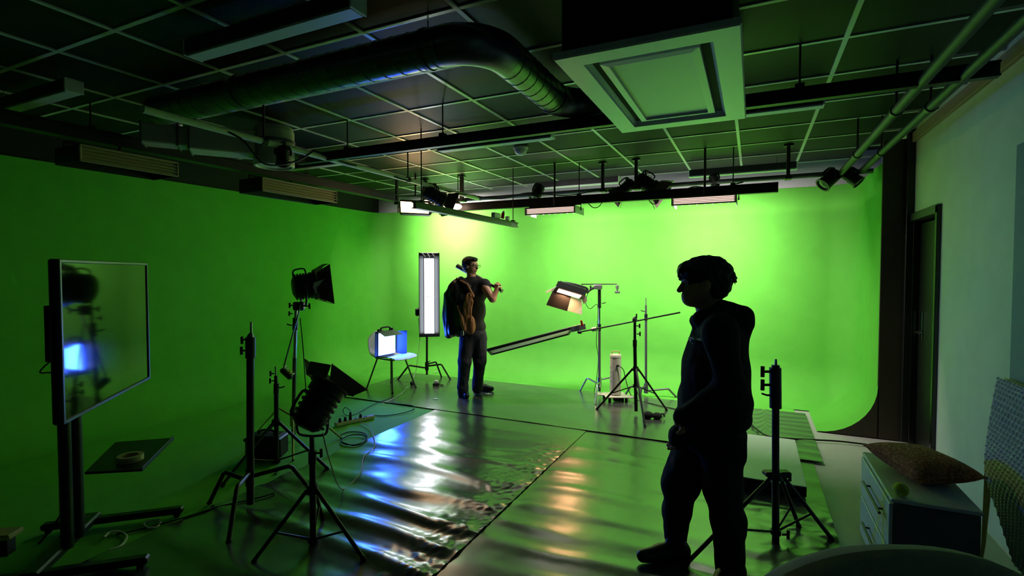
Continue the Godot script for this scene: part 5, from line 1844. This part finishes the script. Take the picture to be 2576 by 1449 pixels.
func eyes(o: Node3D, c: Vector3, fwd: Vector3, s: float) -> void:
	var f := fwd.normalized()
	var r := f.cross(Vector3.UP).normalized()
	for q in [-1.0, 1.0]:
		var p: Vector3 = c + r * 0.032 * s * q - Vector3.UP * 0.004 * s + f * 0.07 * s
		var e := part(mb().ball(p, Vector3.ONE * 0.0125 * s, 10), "eye", "white_plastic", o)
		part(mb().ball(p + f * 0.008 * s, Vector3.ONE * 0.0065 * s, 8), "iris", "black_gloss", e)


func build_people() -> void:
	person_in_hoodie()
	person_with_bat()


func person_in_hoodie() -> void:
	var o := thing("person", "person in a black hooded jacket, hands in pockets, seen from the side in the foreground", "person", Vector3(-0.175, 0.000, -2.817), YAW)
	var hc: Vector3 = Vector3(-0.071, 1.545, 0.000)
	var fwd := Vector3(-1, -0.03, -0.12).normalized()
	var body := head_prims(hc, fwd, 1.08)
	body.append(cap(Vector3(-0.049, 1.475, 0.000), Vector3(-0.021, 1.361, 0.000), 0.06, 0.066))
	body.append(ell(Vector3(-0.117, 1.456, 0.000), Vector3(0.052, 0.034, 0.048)))
	body.append_array(hand(Vector3(-0.229, 0.888, 0.170), Vector3(-0.05, -1.0, -0.12), Vector3(0.35, 0, 0.95), 0.3, 0.95))
	body.append_array([cap(Vector3(-0.021, 1.351, 0.000), Vector3(-0.037, 1.302, 0.160), 0.04, 0.04), cap(Vector3(-0.037, 1.302, 0.160), Vector3(-0.021, 1.063, 0.240), 0.04, 0.035), cap(Vector3(-0.021, 1.063, 0.240), Vector3(-0.229, 0.888, 0.170), 0.035, 0.028)])
	part(blob(body, 0.006, 0.014), "body", "skin", o)
	eyes(o, hc, fwd, 1.08)
	var hair := [
		ell(Vector3(-0.049, 1.596, 0.000), Vector3(0.128, 0.09, 0.102)),
		ell(Vector3(0.001, 1.555, 0.000), Vector3(0.08, 0.1, 0.1)),
		ell(Vector3(-0.147, 1.604, 0.000), Vector3(0.045, 0.048, 0.082), Vector3(0, 0, 0.3)),
		cap(Vector3(-0.033, 1.558, 0.060), Vector3(-0.026, 1.483, 0.050), 0.035, 0.022), cap(Vector3(0.015, 1.556, -0.060), Vector3(0.014, 1.479, -0.050), 0.035, 0.022),
		cap(Vector3(0.012, 1.536, 0.000), Vector3(0.002, 1.464, 0.000), 0.06, 0.03),
	]
	var rng := RandomNumberGenerator.new()
	rng.seed = 4
	for k in 40:
		var w := rng.randf_range(0, TAU)
		var e := rng.randf_range(-0.3, 1.3)
		var n := Vector3(cos(w) * cos(e), sin(e), sin(w) * cos(e))
		var p: Vector3 = Vector3(-0.036, 1.579, 0.000) + n * Vector3(0.115, 0.082, 0.095)
		hair.append(cap(p, p + (n * 0.35 + Vector3(rng.randf_range(-0.5, 0.3), rng.randf_range(-0.9, -0.2), rng.randf_range(-0.4, 0.4))) * 0.055, 0.02, 0.004))
	for q in [[Vector3(-0.178, 1.620, 0.030), Vector3(-0.204, 1.594, 0.030)], [Vector3(-0.172, 1.604, 0.000), Vector3(-0.192, 1.573, 0.000)], [Vector3(-0.153, 1.592, -0.030), Vector3(-0.174, 1.561, -0.030)]]:
		hair.append(cap(q[0], q[1], 0.016, 0.004))
	part(blob(hair, 0.0075, 0.018, 0.007, 26.0), "hair", "dark_hair", o)
	var hood := [
		ell(Vector3(0.018, 1.237, 0.000), Vector3(0.135, 0.15, 0.185)),
		ell(Vector3(0.003, 1.092, 0.000), Vector3(0.165, 0.2, 0.195)),
		ell(Vector3(0.003, 0.926, 0.000), Vector3(0.183, 0.17, 0.2)),
		ell(Vector3(-0.004, 0.838, 0.000), Vector3(0.178, 0.06, 0.19)),
		cap(Vector3(-0.032, 1.334, 0.090), Vector3(-0.053, 1.306, 0.190), 0.075, 0.082), cap(Vector3(0.040, 1.315, -0.090), Vector3(0.103, 1.260, -0.190), 0.075, 0.082),
		# arms, elbows back, hands in the pockets
		cap(Vector3(-0.053, 1.307, 0.200), Vector3(-0.022, 1.056, 0.250), 0.08, 0.066), cap(Vector3(-0.022, 1.056, 0.250), Vector3(-0.210, 0.892, 0.170), 0.064, 0.052),
		cap(Vector3(0.112, 1.259, -0.200), Vector3(0.173, 0.944, -0.240), 0.08, 0.066), cap(Vector3(0.173, 0.944, -0.240), Vector3(-0.109, 0.799, -0.150), 0.064, 0.052),
		# hood lying on the shoulders
		cap(Vector3(0.013, 1.423, 0.060), Vector3(0.130, 1.380, 0.030), 0.036, 0.046), cap(Vector3(0.063, 1.415, -0.060), Vector3(0.157, 1.375, -0.030), 0.036, 0.046),
		ell(Vector3(0.123, 1.351, 0.000), Vector3(0.075, 0.05, 0.1), Vector3(0, 0, -0.5)),
		ell(Vector3(0.107, 1.295, 0.000), Vector3(0.055, 0.06, 0.09)),
		cap(Vector3(-0.003, 1.412, 0.075), Vector3(-0.105, 1.368, 0.070), 0.026, 0.02), cap(Vector3(0.059, 1.401, -0.075), Vector3(-0.053, 1.355, -0.070), 0.026, 0.02),
		cap(Vector3(-0.105, 1.368, 0.070), Vector3(-0.103, 1.349, 0.000), 0.02, 0.018), cap(Vector3(-0.053, 1.355, -0.070), Vector3(-0.103, 1.349, 0.000), 0.02, 0.018),
	]
	var hm := blob(hood, 0.011, 0.045, 0.007, 9.0)
	part(hm, "hooded_jacket", "black_hoodie", o)
	# small pale print on the chest, laid on the cloth
	for e in [[Vector3(-0.150, 1.279, 0.100), Vector3(-0.138, 1.267, 0.100), Vector3(-0.146, 1.255, 0.100)], [Vector3(-0.154, 1.259, 0.100), Vector3(-0.136, 1.247, 0.100), Vector3(-0.130, 1.235, 0.100)], [Vector3(-0.133, 1.279, 0.100), Vector3(-0.129, 1.269, 0.100), Vector3(-0.134, 1.259, 0.100)]]:
		var pts := []
		for q in e:
			var z := -1.0
			for p in hm.v:
				if p.z < 0.16 and absf(p.x - q.x) < 0.012 and absf(p.y - q.y) < 0.012:
					z = maxf(z, p.z)
			pts.append(Vector3(q.x, q.y, z if z > -1.0 else q.z))
		part(mb().tube(curve(pts, 4), 0.005, 6), "chest_print", "pale_print", o)
	var tr := [
		ell(Vector3(-0.020, 0.769, 0.000), Vector3(0.175, 0.11, 0.185)),
		cap(Vector3(-0.048, 0.686, -0.090), Vector3(-0.135, 0.454, -0.100), 0.115, 0.1), cap(Vector3(-0.135, 0.454, -0.100), Vector3(-0.143, 0.286, -0.130), 0.09, 0.073), cap(Vector3(-0.143, 0.286, -0.130), Vector3(-0.138, 0.122, -0.160), 0.07, 0.062),
		cap(Vector3(0.003, 0.747, 0.090), Vector3(0.015, 0.504, 0.090), 0.108, 0.092), cap(Vector3(0.015, 0.504, 0.090), Vector3(0.049, 0.335, 0.080), 0.09, 0.08), cap(Vector3(0.049, 0.335, 0.080), Vector3(0.078, 0.029, 0.050), 0.08, 0.072),
		ell(Vector3(-0.231, 0.789, 0.155), Vector3(0.05, 0.065, 0.06)),
		ell(Vector3(0.082, 0.721, 0.130), Vector3(0.022, 0.06, 0.05)),
	]
	part(blob(tr, 0.011, 0.035, 0.006, 11.0), "trousers", "dark_trousers", o)
	part(mb().box(Vector3(0.065, 0.758, 0.170), Vector3(0.012, 0.05, 0.03), 0.004), "belt_tab", "black_rubber", o)
	var h1: Vector3 = Vector3(-0.118, 0.000, -0.136)
	h1.y = 0.012
	part(blob(shoe(h1, Vector3(-1, 0, 0.1), 0.215, 1.1), 0.008, 0.03), "shoe", "black_leather", o)
	var h2: Vector3 = Vector3(0.103, 0.008, 0.050)
	h2.y = 0.012
	part(blob(shoe(h2, Vector3(-0.8, 0, 0.6), 0.2, 1.1), 0.008, 0.03), "shoe", "black_leather", o)


func person_with_bat() -> void:
	var o := thing("person", "person in a dark sleeveless top with glasses and a jacket over one shoulder", "person", Vector3(-3.223, 0.000, -5.621), YAW)
	var hc: Vector3 = Vector3(-0.026, 1.681, 0.000)
	var fwd := Vector3(0.86, -0.02, 0.45).normalized()
	var sh: Vector3 = Vector3(0.180, 1.440, 0.080)
	var el: Vector3 = Vector3(0.258, 1.264, 0.160)
	var wr: Vector3 = Vector3(0.307, 1.363, 0.150)
	var body := head_prims(hc, fwd, 1.0)
	body.append(cap(Vector3(-0.026, 1.610, 0.000), Vector3(-0.012, 1.489, 0.000), 0.055, 0.062))
	body.append(cap(Vector3(-0.012, 1.489, 0.000), Vector3(0.139, 1.440, 0.070), 0.05, 0.05))
	body.append(cap(Vector3(0.139, 1.440, 0.070), el, 0.06, 0.046))
	body.append(cap(el, wr, 0.045, 0.03))
	body.append_array(hand(wr, Vector3(0.0, 1.0, -0.1), Vector3(0.7, -0.1, 0.7), 0.95, 0.9))
	part(blob(body, 0.006, 0.013), "body", "skin", o)
	eyes(o, hc, fwd, 1.0)
	var hair := [ell(hc + Vector3(-0.018, 0.035, -0.008), Vector3(0.098, 0.085, 0.09)), ell(hc + Vector3(-0.05, -0.01, -0.02), Vector3(0.06, 0.075, 0.08)), ell(hc + Vector3(0.04, 0.075, 0.02), Vector3(0.055, 0.03, 0.06))]
	part(blob(hair, 0.0075, 0.02, 0.006, 45.0), "hair", "dark_hair", o)
	var r := fwd.cross(Vector3.UP).normalized()
	var gl := mb()
	for s in [-1.0, 1.0]:
		var ring := []
		for k in 14:
			var w := TAU * k / 14.0
			ring.append(hc + fwd * 0.112 + r * (s * 0.033 + 0.024 * cos(w)) + Vector3.UP * (-0.004 + 0.019 * sin(w)))
		gl.tube(ring, 0.0028, 5, true)
		gl.tube([hc + fwd * 0.112 + r * s * 0.057, hc + fwd * 0.09 + r * s * 0.078, hc + r * s * 0.084], 0.0025, 5)
	gl.tube([hc + fwd * 0.112 - r * 0.01, hc + fwd * 0.116, hc + fwd * 0.112 + r * 0.01], 0.0025, 5)
	part(gl, "glasses", "black_gloss", o)
	var tee := [
		ell(Vector3(0.008, 1.342, 0.000), Vector3(0.19, 0.15, 0.125)), ell(Vector3(0.008, 1.113, 0.000), Vector3(0.16, 0.2, 0.12)), ell(Vector3(0.007, 0.900, 0.000), Vector3(0.162, 0.12, 0.125)),
		cap(Vector3(-0.123, 1.448, 0.000), Vector3(0.149, 1.440, 0.060), 0.07, 0.068), cap(Vector3(-0.012, 1.499, 0.000), Vector3(-0.012, 1.458, 0.000), 0.07, 0.08), cap(Vector3(0.159, 1.440, 0.060), Vector3(0.180, 1.390, 0.080), 0.066, 0.06),
		cap(Vector3(-0.138, 1.448, 0.000), Vector3(-0.245, 1.167, 0.050), 0.07, 0.055), cap(Vector3(-0.245, 1.167, 0.050), Vector3(-0.111, 0.950, 0.140), 0.052, 0.045),
	]
	part(blob(tee, 0.011, 0.04, 0.004, 12.0), "sleeveless_top", "black_tee", o)
	var tr := [
		ell(Vector3(0.007, 0.818, 0.000), Vector3(0.165, 0.1, 0.13)),
		cap(Vector3(-0.068, 0.760, 0.020), Vector3(-0.102, 0.458, 0.040), 0.1, 0.085), cap(Vector3(-0.102, 0.458, 0.040), Vector3(-0.128, 0.127, 0.040), 0.082, 0.066), cap(Vector3(-0.128, 0.127, 0.040), Vector3(-0.123, 0.050, 0.040), 0.066, 0.07),
		cap(Vector3(0.082, 0.754, -0.020), Vector3(0.086, 0.455, -0.030), 0.1, 0.083), cap(Vector3(0.086, 0.455, -0.030), Vector3(0.052, 0.140, -0.060), 0.08, 0.066), cap(Vector3(0.052, 0.140, -0.060), Vector3(0.052, 0.093, -0.060), 0.066, 0.07),
	]
	part(blob(tr, 0.011, 0.03, 0.006, 14.0), "trousers", "dark_denim", o)
	var g1: Vector3 = Vector3(-0.136, 0.000, -0.039)
	g1.y = 0.016
	part(blob(shoe(g1, Vector3(0.35, 0, 0.94), 0.2, 1.05), 0.009, 0.03), "shoe", "black_leather", o)
	var g2: Vector3 = Vector3(0.030, 0.000, -0.301)
	g2.y = 0.016
	part(blob(shoe(g2, Vector3(0.9, 0, 0.3), 0.21, 1.05), 0.009, 0.03), "shoe", "black_leather", o)

	# the jacket slung over the shoulder
	var j := thing("jacket", "dark jacket with a tan lining slung over the standing person's shoulder", "jacket", Vector3(-3.223, 0.000, -5.621), YAW)
	var jk := [
		ell(Vector3(-0.196, 1.292, 0.030), Vector3(0.13, 0.2, 0.12), Vector3(0, 0, 0.1)), ell(Vector3(-0.256, 1.091, 0.040), Vector3(0.115, 0.24, 0.1)), ell(Vector3(-0.230, 0.891, 0.060), Vector3(0.105, 0.12, 0.09)),
		cap(Vector3(-0.146, 1.464, 0.020), Vector3(-0.039, 1.411, 0.100), 0.08, 0.045), cap(Vector3(-0.316, 1.308, 0.040), Vector3(-0.305, 0.815, 0.060), 0.05, 0.05),
		ell(Vector3(-0.107, 1.073, 0.130), Vector3(0.11, 0.24, 0.045)), ell(Vector3(-0.178, 0.848, 0.120), Vector3(0.09, 0.06, 0.06)),
	]
	part(blob(jk, 0.011, 0.035, 0.02, 9.0, 0.2), "outer_shell", "black_leather", j)
	var ln := [
		ell(Vector3(-0.043, 1.176, 0.175), Vector3(0.055, 0.17, 0.022), Vector3(0, 0, -0.08)), ell(Vector3(-0.028, 0.939, 0.180), Vector3(0.08, 0.12, 0.028)), cap(Vector3(-0.177, 1.176, 0.170), Vector3(-0.092, 0.890, 0.185), 0.012, 0.035),
	]
	part(blob(ln, 0.009, 0.02, 0.016, 14.0, 0.25), "lining", "tan_lining", j)
	part(blob([cap(Vector3(-0.193, 1.510, 0.050), Vector3(-0.061, 1.441, 0.130), 0.02, 0.018), cap(Vector3(-0.061, 1.441, 0.130), Vector3(0.014, 1.298, 0.140), 0.018, 0.022)], 0.009, 0.015), "collar", "tan_lining", j)
	part(mb().box(Vector3(-0.110, 0.850, 0.260), Vector3(0.035, 0.06, 0.012), 0.005), "buckle", "chrome", j)
	# the bat across the shoulders
	var b := thing("bat", "grey bat carried across the standing person's shoulder", "bat", Vector3(-3.223, 0.000, -5.621), YAW)
	var e0: Vector3 = Vector3(-0.213, 1.677, -0.140)
	var e1: Vector3 = Vector3(0.366, 1.368, 0.150)
	var d := (e1 - e0).normalized()
	part(mb().cyl(e0, e0.lerp(e1, 0.5), 0.031, 0.028, 16).cyl(e0.lerp(e1, 0.5), e0.lerp(e1, 0.8), 0.028, 0.017, 16), "barrel", "bat_metal", b)
	part(mb().cyl(e0.lerp(e1, 0.79), e1, 0.0175, 0.0165, 12), "grip", "black_rubber", b)
	part(mb().cyl(e1, e1 + d * 0.016, 0.027, 0.026, 14), "knob", "bat_metal", b)


# ------------------------------------------------------------------ small things on the floor

func build_small_things() -> void:
	var a: Vector3 = Vector3(-3.876, 0.000, -3.904)
	var b: Vector3 = Vector3(-3.714, 0.000, -4.311)
	var o := thing("power_strip", "grey power strip with dark plugs on the green floor", "power strip", (a + b) / 2 + Vector3(0, 0.0, 0))
	var d := (b - a).normalized()
	var len := (b - a).length()
	var tr := Transform3D(Basis(d, Vector3.UP, d.cross(Vector3.UP)), Vector3(0, 0.0, 0))
	var m := mb()
	m.t = tr
	m.box(Vector3(0, 0.022, 0), Vector3(len, 0.04, 0.055), 0.008)
	part(m, "body", "cream_paint", o)
	for k in 6:
		m = mb()
		m.t = tr
		m.cyl(Vector3(-len * 0.38 + k * len * 0.13, 0.04, 0), Vector3(-len * 0.38 + k * len * 0.13, 0.045, 0), 0.019, 0.019, 12)
		part(m, "socket", "dark_grey", o)
	for k in [0, 1, 2, 4]:
		m = mb()
		m.t = tr
		var hh := 0.075 if k == 2 else 0.035
		m.cyl(Vector3(-len * 0.38 + k * len * 0.13, 0.045, 0), Vector3(-len * 0.38 + k * len * 0.13, 0.045 + hh, 0), 0.017, 0.011, 10)
		part(m, "plug", "black_rubber", o)
	cable([Vector3(-3.809, 0.100, -4.063), Vector3(-3.878, 0.120, -4.120), Vector3(-4.060, 0.100, -4.239), Vector3(-4.148, 0.030, -4.300), Vector3(-4.048, 0.010, -4.250), Vector3(-3.989, 0.010, -4.330), Vector3(-4.068, 0.015, -4.683), Vector3(-4.087, 0.020, -5.073)], 0.004, "black_rubber", "thin dark cable from the power strip up towards the chair")
	cable([Vector3(-3.731, 0.040, -4.168), Vector3(-3.812, 0.012, -4.354), Vector3(-3.667, 0.010, -4.413), Vector3(-3.543, 0.012, -4.569), Vector3(-3.500, 0.022, -4.731), Vector3(-3.602, 0.022, -4.855), Vector3(-3.820, 0.022, -4.851), Vector3(-4.041, 0.022, -4.828)], 0.005, "black_rubber", "dark cable in a wide bend right of the power strip")
	cable([Vector3(-3.608, 0.008, -3.668), Vector3(-3.617, 0.008, -3.812), Vector3(-3.479, 0.010, -3.857), Vector3(-3.326, 0.012, -3.762), Vector3(-3.262, 0.010, -3.588), Vector3(-3.370, 0.010, -3.524), Vector3(-3.486, 0.012, -3.584), Vector3(-3.511, 0.016, -3.726), Vector3(-3.385, 0.018, -3.779), Vector3(-3.261, 0.020, -3.678), Vector3(-3.272, 0.018, -3.521), Vector3(-3.429, 0.020, -3.536)], 0.005, "black_rubber", "dark cable coiled on the green floor in front of the power strip")
	cable([Vector3(-3.071, 0.020, -2.504), Vector3(-3.125, 0.015, -2.385), Vector3(-3.229, 0.015, -2.222), Vector3(-3.297, 0.012, -2.024), Vector3(-3.369, 0.012, -1.847), Vector3(-3.462, 0.012, -1.697)], 0.005, "black_rubber", "dark cable lying along the left edge of the vinyl")
	cable([Vector3(-3.386, 0.010, -1.916), Vector3(-3.339, 0.010, -1.866), Vector3(-3.371, 0.012, -1.830), Vector3(-3.443, 0.014, -1.847), Vector3(-3.446, 0.016, -1.886), Vector3(-3.402, 0.016, -1.918)], 0.007, "white_plastic", "small coil of pale cable on the dark green floor, farther from the television stand")
	cable([Vector3(-3.298, 0.010, -1.585), Vector3(-3.298, 0.010, -1.646), Vector3(-3.375, 0.012, -1.713), Vector3(-3.473, 0.014, -1.724), Vector3(-3.512, 0.016, -1.691), Vector3(-3.477, 0.016, -1.646)], 0.008, "white_plastic", "larger coil of pale cable beside the television stand's foot")
	cable([Vector3(-0.014, 0.030, -5.811), Vector3(0.077, 0.030, -5.518), Vector3(0.194, 0.030, -5.374), Vector3(0.516, 0.015, -5.500), Vector3(0.748, 0.012, -5.571), Vector3(0.966, 0.012, -5.577)], 0.008, "black_rubber", "thick black cable running under the end of the green wall towards the door")
	# adapter and bits by the tall panel
	var p: Vector3 = Vector3(-3.964, 0.018, -5.883)
	o = thing("power_adapter", "small dark power adapter with a white top on the vinyl near the tall panel", "adapter", p, YAW)
	part(mb().box(Vector3(0, 0.018, 0), Vector3(0.09, 0.036, 0.06), 0.008), "body", "black_rubber", o)
	part(mb().box(Vector3(0, 0.055, -0.01), Vector3(0.05, 0.035, 0.04), 0.006), "plug", "white_plastic", o)
	part(mb().tube(curve([Vector3(0.045, 0.01, 0), Vector3(0.09, 0.006, 0.02), Vector3(0.1, 0.006, -0.02), Vector3(0.05, 0.006, -0.035)], 4), 0.005, 6), "lead", "black_rubber", o)
	p = Vector3(-4.294, 0.018, -5.782)
	o = thing("lens_cap", "small black cap on the vinyl under the chair's right side", "cap", p)
	part(mb().lathe([Vector2(0, 0), Vector2(0.028, 0), Vector2(0.032, 0.01), Vector2(0.03, 0.035), Vector2(0.02, 0.045), Vector2(0, 0.047)], 16), "cap_body", "black_rubber", o)
	part(mb().lathe([Vector2(0.008, 0.047), Vector2(0.008, 0.054), Vector2(0, 0.055)], 10), "cap_button", "dark_grey", o)
	var marks := [[Vector3(-3.550, 0.021, -5.258), 0.5, 0.06, "white tape cross on the vinyl left of the standing person's shoe"], [Vector3(-3.071, 0.021, -5.759), 0.3, 0.09, "white tape mark at the standing person's front shoe"], [Vector3(-4.517, 0.021, -6.695), 0.9, 0.05, "small white tape scrap behind the tall panel's stand"], [Vector3(-3.509, 0.021, -5.720), 0.2, 0.04, "tiny white tape scrap beside the standing person's rear shoe"]]
	for s in marks:
		o = thing("tape_mark", s[3], "tape", s[0], s[1], "white tape marks")
		part(mb().box(Vector3(0, 0.001, 0), Vector3(s[2], 0.002, 0.02)), "strip", "white_plastic", o)
		part(mb().box(Vector3(0, 0.0025, 0), Vector3(0.018, 0.001, s[2] * 0.6)), "strip", "white_plastic", o)
	# timber offcut at the left edge
	p = Vector3(-3.759, 0.020, -1.302)
	o = thing("timber_offcut", "pale timber offcut on a dark block at the left edge", "timber", p, 0.6)
	part(mb().box(Vector3(0, 0.05, 0), Vector3(0.07, 0.1, 0.07), 0.006), "block", "black_rubber", o)
	part(mb().box(Vector3(-0.01, 0.115, 0), Vector3(0.14, 0.03, 0.11), 0.006), "offcut", "wood", o)
	p = Vector3(-3.395, 0.000, -2.785)
	o = thing("metal_clip", "tiny shiny metal clip on the floor by the bent stand legs", "clip", p)
	part(mb().box(Vector3(0, 0.01, 0), Vector3(0.03, 0.02, 0.015), 0.004), "clip_body", "chrome", o)
	part(mb().tube(curve([Vector3(0.012, 0.015, 0), Vector3(0.03, 0.03, 0), Vector3(0.02, 0.035, 0)], 3), 0.003, 6), "clip_arm", "chrome", o)
